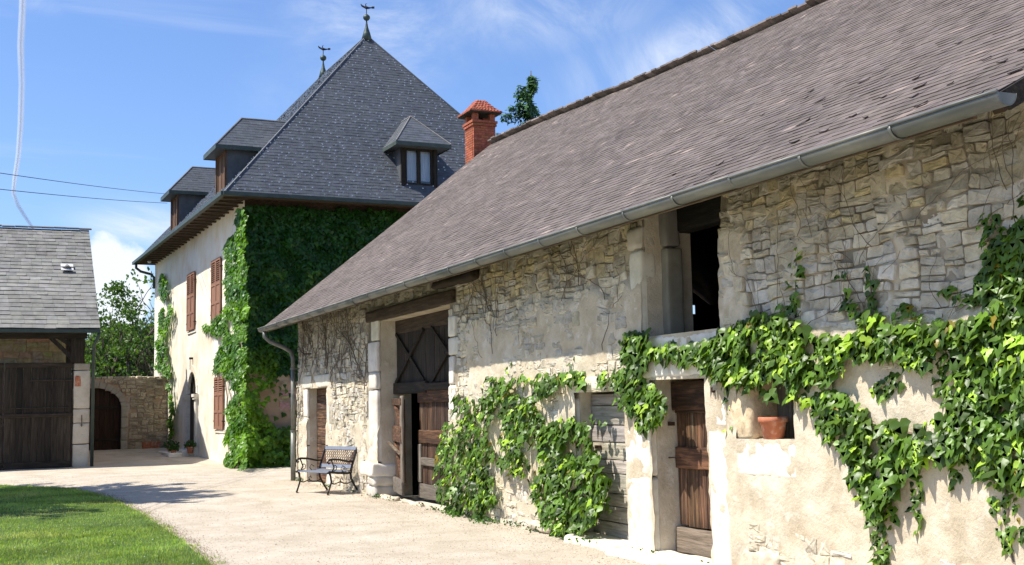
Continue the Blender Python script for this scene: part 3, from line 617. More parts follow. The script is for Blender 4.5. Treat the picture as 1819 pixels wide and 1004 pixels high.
# left leaf hinged on the left pier, swung a little outwards
mb0 = len(bpy.data.objects)
leaf = empty('left_leaf', (6.66, 20.40, 0), None, None); leaf.parent = door; leaf.location = Vector((6.66, 20.40, 0))-wloc(door)
WL[leaf.name] = Vector((6.66, 20.40, 0))
planks(leaf, 'brown_wood_upright', 6.66, 19.25, 20.40, .30, 1.72, 5, kk=(.8, 1.7))
for (a, b, mt, k) in [(.98, 1.26, 'brown_wood_level', 1.3), (.10, .36, 'grey_wood_level', .4), (1.62, 1.74, 'brown_wood_level', 1)]: blk('rail', mt, leaf, 6.61, 6.66, 19.25, 20.40, a, b, .01, .01, 3, (k, k*.92, k*.85))
blk('stile', 'grey_wood_upright', leaf, 6.62, 6.665, 19.2, 19.42, .32, 1.78, .012, .008, 3, (.55, .5, .45))
for (z0, z1) in ((.36, .98), (1.26, 1.66)):
    mb = MB(); A, B = Vector((6.64, 19.4, z0)), Vector((6.64, 20.3, z1)); d = B-A; obox(mb, (A+B)/2, d/2, Vector((0, -d.z, d.y)).normalized()*.045, Vector((.015, 0, 0)), (1.5, 1.3, 1.2)); mb.build('brace', 'brown_wood_level', leaf)
leaf.rotation_euler = (0, 0, math.radians(-11))
mb = MB(); tube(mb, [at_x(690, 786, 6.45), at_x(712, 808, 6.5)], .028, 7); mb.build('wooden_pole', 'beam_wood', label='short round wooden pole propped across the ajar barn door leaf', cat='pole')
# things inside the doorway
mb = MB(); block(mb, (7.35, 18.45, .34), .25, .22, .33, 3, .03, .001, (.85, .85, .85)); t = mb.build('storage_drum', 'painted_white', label='pale storage container just inside the dark barn doorway', cat='container')
mb = MB(); tube(mb, [(7.1, 18.45, .66), (7.6, 18.45, .66)], .22, 14); mb.build('lid', 'dark_wood_along', t)
mb = MB(); block(mb, (7.9, 19.3, .25), .3, .3, .25, 3, .02, .01); block(mb, (8.0, 19.4, .6), .2, .25, .1, 3, .02, .01); mb.build('wooden_crate', 'dark_wood_along', label='dark wooden crate deep inside the barn doorway', cat='crate')

# ---- roof: gutter line to ridge line (the ridge runs slightly askew)
def eave(s): t = s/21.5; return Vector((5.68, 26.95-21.65*t, 3.47))
RT = [(0, (11.40, 26.90, 8.12)), (.14, (11.74, 23.9, 8.165)), (.27, (12.0, 21.2, 8.11)), (.45, (12.36, 17.6, 8.12)), (.60, (12.66, 14.6, 8.17)), (1, (13.7, 4.3, 8.12))]
def ridge(t):
    for (a, A), (b, B) in zip(RT, RT[1:]):
        if t <= b: return Vector(A).lerp(Vector(B), (t-a)/(b-a))
    return Vector(RT[-1][1])
def roofP(s, t):
    e = eave(s); r_ = ridge(max(0, min(1, s/21.5))); p = e.lerp(r_, t); p.z += .035*noise.noise(Vector((s*.45, t*3, 1)))*min(1, t*4) - .05*math.sin(math.pi*t)*.6; return p
RN = (Vector((5.68, 16, 3.47))-ridge(.5)).cross(Vector((0, 1, 0))).normalized()
if RN.z < 0: RN = -RN
mb = MB(); NS, NT = 44, 12
vs = [roofP(21.5*i/NS, j/NT)-RN*.012 for j in range(NT+1) for i in range(NS+1)]; vs += [roofP(21.5*i/NS, j/NT)-RN*.05 for j in range(NT+1) for i in range(NS+1)]; o = (NT+1)*(NS+1)
fs = []
for j in range(NT):
    for i in range(NS):
        q = (j*(NS+1)+i, j*(NS+1)+i+1, (j+1)*(NS+1)+i+1, (j+1)*(NS+1)+i); fs.append(q); fs.append(tuple(o+k for k in reversed(q)))
for j in range(NT): fs.append((j*(NS+1), (j+1)*(NS+1), o+(j+1)*(NS+1), o+j*(NS+1))); k = j*(NS+1)+NS; fs.append((k, k+NS+1, o+k+NS+1, o+k))
mb.add(vs, fs); mb.build('roof_boards', 'dark_wood_along', barn)
mb = MB(); vs = []
for i in range(NS+1):
    r_ = ridge(i/NS); vs += [r_-RN*.03, Vector((18.9, r_.y+(1.2 if False else 0), 3.2))]
mb.add(vs, [(2*i, 2*i+2, 2*i+3, 2*i+1) for i in range(NS)]); mb.build('rear_roof_slope', 'barn_slate', barn)
def bt(p):
    k = rr(.86, 1.13)*(1+.22*noise.noise(p*.5)+.12*noise.noise(p*2)); q = (p-EYEP).length; return (k, k*rr(.96, 1.0), k*rr(.92, 1.02)) if rnd() > (.06 if q < 9 else .012) else (k*1.8, k*1.72, k*1.66)
slate_roof(roofP, RN, 74, .17, barn, 'barn_slate', keep=300, th=.008, lift=.007, tintf=bt, bounds=lambda t: (0, 21.5))
# lifted, broken slates near the verge
for k in range(34):
    s = 21.5-abs(random.gauss(0, 2.6)); t = rr(.0, .3); P0_ = roofP(max(2, min(21.3, s)), t); mb = MB(); a = rr(-.5, .5); w, l = rr(.02, .06), rr(.015, .035)
    e1 = (Vector((0, 1, 0))*math.cos(a)+RN.cross(Vector((0, 1, 0)))*math.sin(a)).normalized(); e2 = (RN.cross(e1)+RN*rr(.0, .2)).normalized(); obox(mb, P0_+RN*.016, e1*w, e2*l, RN*.004, bt(P0_)); mb.build('loose_slate', 'barn_slate', barn)
# ridge capping of rough slates bedded in mortar
mb = MB(); s = 0
while s < 21.5:
    w = rr(.14, .26); a, b = ridge(s/21.5), ridge(min(1, (s+w)/21.5)); d = (b-a)*.5
    if d.length > .01: obox(mb, (a+b)/2+Vector((rr(-.02, .02), 0, .03+rr(-.008, .025))), d, Vector((.11, 0, -.05)), Vector((0, 0, .016)), tuple([rr(.9, 2.2)]*3))
    s += w
mb.build('ridge_capping', 'barn_slate', barn, kind='stuff')
# verge board and eave boards
mb = MB(); P = [roofP(21.5, t/10) for t in range(11)]
for a, b in zip(P, P[1:]): obox(mb, (a+b)/2+Vector((0, -.015, -.075)), (b-a)/2*1.01, Vector((0, .012, 0)), RN*.065)
mb.build('verge_board', 'dark_wood_along', barn)
mb = MB(); P = [roofP(0, t/10) for t in range(11)]
for a, b in zip(P, P[1:]): obox(mb, (a+b)/2+Vector((0, .015, -.06)), (b-a)/2*1.01, Vector((0, .012, 0)), RN*.05)
mb.build('verge_board', 'beam_wood', barn)
mb = MB(); box(mb, 5.735, 5.765, 5.6, 26.9, 3.36, 3.41); mb.build('fascia_board', 'beam_wood', barn)
y = 5.5; 
while y < 26.7:      # rafter feet
    mb = MB(); sl = (ridge((26.95-y)/21.65).z-3.47)/(ridge((26.95-y)/21.65).x-5.68); A = Vector((5.76, y, 3.47+.08*sl)); B = Vector((6.55, y, 3.47+.87*sl)); d = B-A; obox(mb, (A+B)/2-RN*.11, d/2, Vector((0, .045, 0)), RN*.055, (.5, .45, .4)); mb.build('rafter', 'beam_wood', barn); y += .58
# gutter: half-round channel in lengths with lapped joints
GX, GZ, GR = 5.625, 3.425, .082
gut = empty('zinc_gutter', (GX, 16, GZ), 'half-round zinc gutter along the whole barn eave', 'gutter')
def halfpipe(mb, y0, y1, r, x=GX, z=GZ, seg=10, th=.004):
    vs = []; fs = []
    for y in (y0, y1):
        for rr_ in (r, r-th):
            for k in range(seg+1): a = math.pi+math.pi*k/seg; vs.append((x+rr_*math.cos(a), y, z+rr_*math.sin(a)))
    n = seg+1
    for k in range(seg): fs += [(k, k+1, 2*n+k+1, 2*n+k), (n+k+1, n+k, 3*n+k, 3*n+k+1), (k, n+k, n+k+1, k+1), (2*n+k+1, 3*n+k+1, 3*n+k, 2*n+k)]
    fs += [(0, 2*n, 3*n, n), (n-1, 2*n-1, 4*n-1, 3*n-1)]; mb.add(vs, fs)
y = 26.95; L = []
while y > 5.25:
    y2 = max(5.22, y-rr(.9, 1.02)); y2 = 5.22 if y2-5.22 < .4 else y2; mb = MB(); sag = .010*noise.noise(Vector((y*.6, 0, 0)))+rr(-.002, .002); halfpipe(mb, y2, y, GR, z=GZ+sag); tube(mb, [(GX-GR, y2, GZ+.004+sag), (GX-GR, y, GZ+.004+sag)], .011, 6); mb.build('gutter_length', 'zinc', gut, smooth=True)
    if y2 > 5.3: mb = MB(); halfpipe(mb, y2-.014, y2+.014, GR+.006, z=GZ+sag); mb.build('gutter_bracket', 'zinc', gut, smooth=True)
    y = y2
for yy in (5.222, 26.948):
    mb = MB(); vs = [(GX+GR*math.cos(math.pi+math.pi*k/14), yy, GZ+GR*math.sin(math.pi+math.pi*k/14)) for k in range(15)]; vs += [(x, y_+.003, z) for x, y_, z in vs]; mb.add(vs, [tuple(range(15)), tuple(reversed(range(15, 30)))]+[(k, k+15, k+16, k+1) for k in range(14)]); mb.build('end_cap', 'zinc', gut)
dp = empty('zinc_downpipe', (6.26, 26.45, 0), 'grey zinc downpipe at the far corner of the barn beside the bench', 'downpipe')
q = [at_y(472, 588, 26.5), at_y(474, 602, 26.4), at_y(490, 611, 26.4), at_y(512, 620, 26.4), at_y(524, 630, 26.4), at_y(527.5, 645, 26.4)]
mb = MB(); tube(mb, [Vector((GX, 26.6, GZ-GR+.01)), Vector((GX+.0, 26.58, GZ-.2)), Vector((5.74, 26.56, 3.12)), Vector((6.06, 26.54, 2.98)), Vector((6.21, 26.52, 2.88)), Vector((6.25, 26.5, 2.72)), Vector((6.25, 26.5, 2.5))], .048, 12); mb.build('pipe_bend', 'zinc', dp, smooth=True)
mb = MB(); tube(mb, [(6.25, 26.5, 2.5), (6.25, 26.5, 1.1)], .048, 12); mb.build('pipe', 'zinc', dp, smooth=True); mb = MB(); tube(mb, [(6.25, 26.5, 1.1), (6.25, 26.5, 0)], .055, 12); mb.build('pipe', 'zinc', dp, smooth=True)
for z in (1.1, 2.5): mb = MB(); tube(mb, [(6.25, 26.5, z-.02), (6.25, 26.5, z+.02)], .06, 12); tube(mb, [(6.25, 26.5, z), (6.42, 26.5, z)], .01, 5); mb.build('pipe_clamp', 'zinc', dp)
mb = MB(); tube(mb, [(6.4, 25.4, 2.78), (6.2, 25.35, 2.78)], .015, 5); mb.build('iron_peg', 'rusty_iron', barn)
# ------------------------------------------------------------------ farmhouse
hd = Vector((math.sin(HY), math.cos(HY), 0)); hn = Vector((math.cos(HY), -math.sin(HY), 0)); HC = Vector((6.58, 33.75, 0))
def H(u, v, z=0.0): return HC + hn*u + hd*v + Vector((0, 0, z))
def hbox(mb, u0, u1, v0, v1, z0, z1, tint=None):
    mb.add([H(u0, v0, z0), H(u1, v0, z0), H(u1, v1, z0), H(u0, v1, z0), H(u0, v0, z1), H(u1, v0, z1), H(u1, v1, z1), H(u0, v1, z1)], BOXF, tint)
house = empty('farmhouse', H(4.8, 8), 'tall old farmhouse with steep dark slate hipped roof, dormers and ivy-clad end wall', 'house')
DV0, DV1, DZ0, DZS = 6.95, 8.45, .12, 2.18; DVC, DRD = 7.70, .75
def inarch(v, z): return DV0 < v < DV1 and (z < DZS or (v-DVC)**2+(z-DZS)**2 < DRD**2)
VL = sorted(set([round(-.0+i*.1, 3) for i in range(159)]+[15.87, DV0, DV1])); ZL2 = sorted(set([round(-.1+i*.1, 3) for i in range(79)]+[7.74]))
mb = MB(); vs = []; fs = []
for z in ZL2:
    for v in VL: vs.append(H(-(.012*noise.noise(Vector((v*.8, z*.8, 3)))+.006*noise.noise(Vector((v*5, z*5, 0)))), v, z))
n = len(VL)
for j in range(len(ZL2)-1):
    for i in range(n-1):
        if inarch((VL[i]+VL[i+1])/2, (ZL2[j]+ZL2[j+1])/2): continue
        fs.append((j*n+i, (j+1)*n+i, (j+1)*n+i+1, j*n+i+1))
mb.add(vs, fs); mb.build('facade_wall', 'facade_plaster', house, smooth=True)
mb = MB(); hbox(mb, .01, 9.6, 0, .35, -.1, 7.74); hbox(mb, 9.25, 9.6, .35, 15.87, -.1, 7.74); hbox(mb, .01, 9.25, 15.5, 15.87, -.1, 7.74); mb.build('end_wall', 'render_pink', house)
mb = MB(); hbox(mb, .15, .4, 6.5, 8.9, -.1, 3.2); mb.build('door_recess', 'facade_plaster', house)
mb = MB(); hbox(mb, -.02, 9.6, -.07, -.005, 7.22, 7.6, (.35, .3, .27)); mb.build('wall_plate', 'beam_wood', house)  # added dark strip, its colour stands in for shade under the eave
cells = stone_cells(1.0, 4.5, .0, 3.6, .36, .2)
lay_stones([c for c in cells if noise.noise(Vector((c[0][0]*1.1, c[0][1]*1.1, 0))) > .0], lambda u, v, n: H(u, -n, v), 'barn_stone', house, lambda a, b: .02+rr(-.01, .01), lambda a, b: (rr(.7, 1.1), rr(.6, .9), rr(.5, .8)), keep=30)
# roof
EZ, AZ = 7.65, 13.95
def PS(s, t): return H(-.75+s, -.8+4*t, EZ+(AZ-EZ)*t)
def PW(s, t): return H(-.75+5.55*t, -.8+s, EZ+(AZ-EZ)*t)
NSn = (hn.cross(PS(0, 1)-PS(0, 0))).normalized(); NW = ((PW(0, 1)-PW(0, 0)).cross(hd)).normalized()
if NSn.z < 0: NSn = -NSn
if NW.z < 0: NW = -NW
NW = Vector(NW); 
A1, A2 = H(4.8, 3.2, AZ), H(4.8, 8.2, AZ); c0, c1, c2, c3 = H(-.75, -.8, EZ), H(10.35, -.8, EZ), H(10.35, 16.07, EZ), H(-.75, 16.07, EZ)
mb = MB(); dn = Vector((0, 0, -.03)); mb.add([p+dn for p in (c0, c1, c2, c3, A1, A2)], [(0, 1, 4), (1, 2, 5, 4), (2, 3, 5), (3, 0, 4, 5)]); mb.build('roof_deck', 'house_slate', house)
def ht(p): k = rr(.90, 1.1)*(1+.12*noise.noise(p*.4)); return (k, k*rr(.98, 1.02), k*rr(.97, 1.04))
hooks = []
roof_s = empty('south_roof', c0, None, None); roof_s.parent = house; roof_s.location = c0-wloc(house)
slate_roof(PS, NSn, 62, .21, roof_s, 'house_slate', keep=150, th=.005, lift=.008, tintf=ht, jit=.04, hooks=hooks, bounds=lambda t: (5.55*t, 11.1-5.55*t))
roof_w = empty('west_roof', c3, None, None); roof_w.parent = house; roof_w.location = c3-wloc(house)
slate_roof(PW, NW, 68, .21, roof_w, 'house_slate', keep=100, th=.005, lift=.008, tintf=ht, jit=.04, hooks=hooks, bounds=lambda t: (4*t, 16.87-7.87*t))
mb = MB()
for h in hooks:
    if rnd() < .42: s = rr(.014, .024); mb.add([h+Vector((-s, 0, -s*.6)), h+Vector((s, 0, -s*.6)), h+Vector((s, .0, s*.8)), h+Vector((-s, .0, s*.8))], [(0, 1, 2, 3)])
mb.v = [v+NSn*.012 for v in mb.v]; mb.build('slate_hooks', 'hook_metal', house, kind='stuff')
for (a, b, nm) in [(c0, A1, 'hip'), (c1, A1, 'hip'), (c2, A2, 'hip'), (c3, A2, 'hip'), (A1, A2, 'ridge')]:
    mb = MB(); tube(mb, [a+Vector((0, 0, .01)), b+Vector((0, 0, .01))], .035, 5); mb.build(nm+'_flashing', 'house_slate', house)
# eaves: soffit, dark metal gutter
mb = MB(); q = [H(-.72, -.77, EZ-.07), H(10.3, -.77, EZ-.07), H(10.3, 16.0, EZ-.07), H(-.72, 16.0, EZ-.07)]; i_ = [H(.0, .0, EZ-.03), H(9.6, .0, EZ-.03), H(9.6, 15.87, EZ-.03), H(.0, 15.87, EZ-.03)]
mb.add(q+i_, [(0, 1, 5, 4), (1, 2, 6, 5), (2, 3, 7, 6), (3, 0, 4, 7)]); mb.build('soffit', 'soffit_wood', house)
v = -.4
while v < 15.8: mb = MB(); hbox(mb, -.70, .0, v, v+.1, EZ-.12, EZ-.075, (.8, .75, .7)); mb.build('eave_rafter', 'soffit_wood', house); v += .62
hg = empty('house_gutter', H(-.8, 8, EZ-.02), 'dark green metal gutter along the farmhouse eave with short elbow pipe', 'gutter')
for (a, b) in [((-.81, -.86), (-.81, 16.1)), ((-.81, -.86), (10.4, -.86))]:
    mb = MB(); A, B = H(*a, EZ-.045), H(*b, EZ-.045); d = (B-A)/2; obox(mb, (A+B)/2, d, d.normalized().cross(Vector((0, 0, 1)))*.065, Vector((0, 0, .055))); mb.build('gutter_length', 'house_trim', hg)
mb = MB(); tube(mb, [H(-.78, 15.6, EZ-.05), H(-.78, 15.6, EZ-.28), H(-.6, 15.6, EZ-.42), H(-.2, 15.6, EZ-.52), H(-.08, 15.6, EZ-.65), H(-.08, 15.6, EZ-1.1)], .055, 8); mb.build('elbow_pipe', 'house_trim', hg, smooth=True)
mb = MB(); q_ = H(-.45, 14.4, EZ-.13); lathe(mb, q_-Vector((0, 0, .09)), [(.03, 0), (.07, .03), (.07, .09)], 10); mb.build('eave_lamp', 'painted_white', label='small white lamp under the far eave of the farmhouse', cat='lamp')
# finials with bird vanes
for (P, sc, lab) in [(A1, 1.0, 'bird weather vane finial on the near, taller-looking roof peak'), (A2, 1.0, 'bird weather vane finial on the far roof peak')]:
    f = empty('weather_vane', P, lab, 'weather vane', 'roof finials with bird vanes')
    mb = MB(); lathe(mb, P, [(.19, -.16), (.12, .10), (.06, .28), (.028, .46), (.022, .56)], 10); mb.build('cone', 'copper_green', f, smooth=True)
    mb = MB(); lathe(mb, P+Vector((0, 0, .53)), [(.0, 0), (.07, .02), (.115, .08), (.12, .12), (.10, .17), (.05, .215), (.0, .225)], 12, close=False); mb.build('ball', 'copper_green', f, smooth=True)
    mb = MB(); tube(mb, [P+Vector((0, 0, .74)), P+Vector((0, 0, 1.0))], .014, 5); mb.build('rod', 'black_iron', f)
    mb = MB(); z = .98; ax = cr*1.0; ax.z = 0; ax.normalize()
    def bp(x, zz): return P+ax*x+Vector((0, 0, z+zz))
    tube(mb, [bp(-.19, .13), bp(-.15, .07), bp(-.08, .03), bp(.0, .0), (bp(.08, -.01)), bp(.2, .0)], [.012, .03, .035, .055, .035, .014], 6); obox(mb, bp(.22, 0), ax*.045, Vector((0, .012, 0)), Vector((0, 0, .035))); tube(mb, [bp(-.02, .05), bp(-.03, .13), bp(.02, .15)], [.02, .014, .006], 5); mb.build('bird', 'black_iron', f)
# dormers: frame given by origin O (front centre at the wall), R right, B back into the roof
def dormer(O, R, B, ez, rz, fo, hipback, back_e, back_r, hw, wallhw, wallbase, sill, label, glazed, wood_m):
    """O at z=0; ez eave height, rz ridge height; fo front overhang; back_e/back_r distance back where eave/ridge meet the main roof"""
    d = empty('dormer', O+Vector((0, 0, wallbase)), label, 'dormer window', 'slate-roofed dormers')
    def P(r, b, z): return O+R*r+B*b+Vector((0, 0, z))
    fl, fr, ap = P(-hw, -fo, ez), P(hw, -fo, ez), P(0, -fo+hipback, rz); bl, brr, rb = P(-hw, back_e, ez), P(hw, back_e, ez), P(0, back_r, rz)
    mb = MB(); dz = Vector((0, 0, -.10)); mb.add([fl, fr, ap, bl, brr, rb]+[x+dz for x in (fl, fr, ap, bl, brr, rb)], [(0, 1, 2), (0, 2, 5, 3), (1, 4, 5, 2), (6, 8, 7), (0, 6, 7, 1), (0, 3, 9, 6), (1, 7, 10, 4), (6, 9, 10, 7)]); mb.build('dormer_roof', 'house_slate', d)
    def face(a, b, c_, e, rows, wid):   # a->b along the eave, e above a, c_ above b
        L = (b-a).length; n = (b-a).cross(e-a)
        n.normalize(); n = n if n.z > 0 else -n
        dirv = (b-a).normalized(); ea, eb = (e-a).dot(dirv), (c_-a).dot(dirv); upv = (e-a)-dirv*ea
        slate_roof(lambda s, t: a+dirv*s+upv*t, n, rows, wid, d, 'house_slate', keep=0, th=.004, lift=.007, tintf=ht, jit=.04, bounds=lambda t: (ea*t, L+(eb-L)*t), hooks=hk)
    hk = []
    face(fl, fr, ap, ap, 11, .2); face(bl, fl, ap, rb, 11, .2); face(fr, brr, rb, ap, 11, .2)
    for (a, b) in ((ap, fl), (ap, fr), (ap, rb)): mb = MB(); tube(mb, [a+Vector((0, 0, .015)), b+Vector((0, 0, .015))], .022, 5); mb.build('hip_flashing', 'grey_slate', d)
    for (a, b) in ((fl, fr), (fl, bl), (fr, brr)): mb = MB(); obox(mb, (a+b)/2+Vector((0, 0, -.06)), (b-a)/2*1.005, (b-a).normalized().cross(Vector((0, 0, 1)))*.015, Vector((0, 0, .06))); mb.build('eave_trim', 'house_trim', d)
    for s in (-1, 1):
        mb = MB(); t = s*wallhw; mb.add([P(t, 0, wallbase-.05), P(t, 0, ez-.02), P(t, 1.4, ez-.02), P(t, 1.4, ez+.0), P(t-s*.08, 0, wallbase-.05), P(t-s*.08, 0, ez-.02), P(t-s*.08, 1.4, ez-.02)], [(0, 1, 2), (4, 6, 5), (0, 4, 5, 1)]); mb.build('cheek', 'house_slate', d)
        mb = MB(); c_ = P(s*(wallhw-.055), -.01, (wallbase+ez)/2); obox(mb, c_, R*.06, B*.035, Vector((0, 0, (ez-wallbase)/2)), (.8, .8, .8)); mb.build('corner_post', wood_m, d)
    w = empty('casement', P(0, .03, sill), None, None); w.parent = d; w.location = P(0, .03, sill)-wloc(d)
    top = ez-.16; iw = wallhw-.12
    for (r0, r1, z0, z1) in [(-iw, iw, sill-.07, sill), (-iw, iw, top, top+.14), (-.055, .055, sill, top), (-iw, -iw+.07, sill, top), (iw-.07, iw, sill, top)]:
        mb = MB(); obox(mb, P((r0+r1)/2, .02, (z0+z1)/2), R*((r1-r0)/2), B*.03, Vector((0, 0, (z1-z0)/2))); mb.build('frame', wood_m, w)
    for s in (-1, 1):
        r0, r1 = (.055, iw-.07); mb = MB(); c_ = P(s*(r0+r1)/2, .03, (sill+top)/2)
        if glazed:
            obox(mb, c_, R*((r1-r0)/2), B*.003, Vector((0, 0, (top-sill)/2))); mb.build('pane', 'window_glass', w)
            mb = MB(); m_ = 12; vs = []
            for i in range(m_+1):
                for z in (sill, top): vs.append(P(s*(r0+(r1-r0)*i/m_), .08+.012*(i % 2), z))
            mb.add(vs, [(2*i, 2*i+2, 2*i+3, 2*i+1) for i in range(m_)]); mb.build('curtain', 'curtain', w)
        else: obox(mb, c_, R*((r1-r0)/2), B*.02, Vector((0, 0, (top-sill)/2))); mb.build('shutter_leaf', wood_m, w)
    mb = MB(); obox(mb, P(0, .5, (wallbase+ez)/2), R*(wallhw-.1), B*.3, Vector((0, 0, (ez-wallbase)/2-.05))); mb.build('dark_room', 'dark_interior', d)
wood('dormer_wood', [(.05, .028, .017), (.12, .065, .036), (.20, .11, .065)], 2)
dormer(H(5.2, -.40), hn, hd, 9.50, 10.55, .45, 1.1, .78, 1.45, .88, .58, 8.22, 8.34, 'dormer on the near slope with a curtained two-pane window', True, 'dark_wood_upright')
dormer(H(-.30, 1.8), -hd, hn, 9.37, 10.42, .35, .95, 1.05, 1.97, .9, .65, 8.10, 8.2, 'nearer of the two dormers standing on the courtyard side eave', False, 'dormer_wood')
dormer(H(-.30, 9.65), -hd, hn, 9.37, 10.42, .35, .95, 1.05, 1.97, .9, .65, 8.10, 8.2, 'farther of the two dormers standing on the courtyard side eave', False, 'dormer_wood')
# shutters (closed pairs)
def shutters(v0, v1, z0, z1, label, lou):
    w = empty('shuttered_window', H(-.03, (v0+v1)/2, z0), label, 'window shutters', 'closed brown window shutters')
    mb = MB(); hbox(mb, -.035, .03, v0-.12, v1+.12, z0-.1, z0-.02); mb.build('sill', 'facade_plaster', w)
    mid = (v0+v1)/2
    for a, b in ((v0, mid-.008), (mid+.008, v1)):
        lf = empty('shutter', H(-.05, (a+b)/2, z0), None, None); lf.parent = w; lf.location = H(-.05, (a+b)/2, z0)-wloc(w)
        zl = z1-(z1-z0)*lou
        mb = MB()
        for (p, q, r_, s) in [(a, a+.07, z0, z1), (b-.07, b, z0, z1), (a+.07, b-.07, z0, z0+.09), (a+.07, b-.07, z1-.08, z1), (a+.07, b-.07, zl-.09, zl), (a+.07, b-.07, z0+(zl-z0)*.45, z0+(zl-z0)*.45+.08)]: hbox(mb, -.075, -.035, p, q, r_, s)
        mb.build('frame', 'shutter_paint', lf); mb = MB(); hbox(mb, -.058, -.045, a+.07, b-.07, z0, zl-.05); mb.build('panel', 'shutter_paint', lf)
        z = zl+.03
        while z < z1-.1:
            mb = MB(); c_ = H(-.055, (a+b)/2, z); obox(mb, c_, hd*((b-a)/2-.07), (hn*.024+Vector((0, 0, .026))), Vector((0, 0, .004))-hn*.003); mb.build('louvre', 'shutter_paint', lf); z += .065
        mb = MB(); hbox(mb, -.04, -.03, a+.07, b-.07, zl, z1); mb.build('shade_board', 'dark_interior', lf)
        for zz in (z0+.25, z1-.3): mb = MB(); vv = a if a == v0 else b; tube(mb, [H(-.08, vv, zz), H(-.02, vv+(-.14 if a == v0 else .14), zz)], .018, 5); mb.build('hinge', 'black_iron', lf)
shutters(7.2, 8.53, 4.36, 6.34, 'upper floor brown shutters farther from the ivy, above the arched door', .38)
shutters(3.03, 4.40, 4.36, 6.33, 'upper floor brown shutters closest to the ivy', .38)
shutters(2.6, 3.86, 1.02, 2.62, 'ground floor brown shutters between the arched door and the ivy', .30)
# arched door
ad = empty('arched_door', H(.1, DVC, .1), 'grey arched house door with stone pilasters and steps', 'door')
mb = MB(); seg = 12; arc = [H(.10, DVC+DRD*math.cos(math.pi*k/seg), DZS+DRD*math.sin(math.pi*k/seg)) for k in range(seg+1)]
mb.add([H(.10, DV1, DZ0), H(.10, DV0, DZ0)]+list(reversed(arc))[0:0]+arc[::1][0:0], []) if False else None
mb.add([H(.12, DV0, DZ0), H(.12, DV1, DZ0)]+[p+hn*.02 for p in reversed(arc)], [tuple(range(seg+3))]); mb.build('fanlight_panel', 'dark_wood_upright', ad)
for i in range(6):
    a = DV0+.06+(DV1-DV0-.12)*i/6; mb = MB(); hbox(mb, .05, .09, a+.006, a+(DV1-DV0-.12)/6-.006, DZ0+.05, DZS-.05, (1.9, 1.8, 1.8) if i % 2 else (1.6, 1.5, 1.5)); mb.build('plank', 'dark_wood_upright', ad)
for s, v in ((-1, DV0), (1, DV1)):
    a, b = (v-.26, v) if s < 0 else (v, v+.26); mb = MB(); hbox(mb, -.09, .08, a, b, DZ0, DZS-.12); mb.build('pilaster', 'dressed_limestone', ad)
    mb = MB(); hbox(mb, -.17, .1, a-.07, b+.07, DZS-.12, DZS-.02); hbox(mb, -.14, .1, a-.04, b+.04, DZS-.2, DZS-.12); mb.build('capital', 'dressed_limestone', ad); mb = MB(); hbox(mb, -.15, .1, a-.05, b+.05, DZ0-.1, DZ0+.32); mb.build('plinth', 'dressed_limestone', ad)
for k in range(seg):
    a0, a1 = math.pi*k/seg+.01, math.pi*(k+1)/seg-.01; vs = []
    for u in (-.035, .06):
        for (r_, a) in ((DRD, a0), (DRD, a1), (DRD+.22, a1), (DRD+.22, a0)): vs.append(H(u, DVC+r_*math.cos(a), DZS+r_*math.sin(a)))
    mb = MB(); mb.add(vs, BOXF); mb.build('arch_stone', 'facade_plaster', ad)
mb = MB(); hbox(mb, -.12, .0, DVC-.06, DVC+.06, 3.35, 3.42); tube(mb, [H(-.09, DVC, 3.36), H(-.09, DVC, 3.0)], .01, 5); mb.build('door_bell', 'black_iron', label='small dark bell bracket above the arched house door', cat='bell')
for (u0, u1, v0, v1, z0, z1) in [(-.5, .1, 6.7, 8.7, -.05, .12), (-.95, -.5, 6.5, 9.0, -.05, .06)]:
    mb = MB(); c_ = H((u0+u1)/2, (v0+v1)/2, (z0+z1)/2+gz(6, 41)); block(mb, c_, abs(u1-u0)/2, abs(v1-v0)/2, (z1-z0)/2+.04, 3, .03, .012); mb.build('step', 'dressed_limestone', ad, smooth=True)
# pots by the door
def pot(loc, r, h, label, cat='flower pot', matn='terracotta', group=None):
    p = empty('flower_pot', loc, label, cat, group); c_ = Vector(loc); mb = MB()
    lathe(mb, c_, [(r*.66, 0), (r*.70, .004), (r*.90, h*.78), (r*1.0, h*.78), (r*1.04, h*.80), (r*1.05, h*.98), (r*1.0, h), (r*.92, h), (r*.90, h*.9), (r*.80, h*.86)], 28, close=False); mb.add([c_+Vector((r*.66*math.cos(k*.5236), r*.66*math.sin(k*.5236), 0)) for k in range(12)], [tuple(reversed(range(12)))]); mb.build('body', matn, p, smooth=True)
    mb = MB(); mb.add([c_+Vector((r*.83*math.cos(k*.39), r*.83*math.sin(k*.39), h*.88)) for k in range(16)], [tuple(range(16))]); mb.build('potting_soil', 'soil', p); return p
def tuft(mb, c_, R, Hh, n, sz=.05):
    for i in range(n):
        a = rr(0, 6.28); q = rr(0, 1)**.6; p = Vector(c_)+Vector((math.cos(a)*R*q, math.sin(a)*R*q, Hh*rr(.1, 1)*(1-.4*q))); leaf_quad(mb, p, sz*rr(.7, 1.3))
def leaf_quad(mb, p, s, tint=None, nb=None):
    n = Vector((rr(-1, 1), rr(-1, 1), rr(-.3, 1))) if nb is None else nb+Vector((rr(-.6, .6), rr(-.6, .6), rr(-.5, .5))); n.normalize(); a = n.orthogonal().normalized(); a = (Matrix.Rotation(rr(0, 6.28), 3, n) @ a); b = n.cross(a); k = rr(.55, 1.3)
    mb.add([p-a*s*.5, p+b*s*.42+n*s*.1, p+a*s*.6, p-b*s*.42+n*s*.1], [(0, 1, 2), (0, 2, 3)], tint or (k*rr(.9, 1.2), k, k*.9))
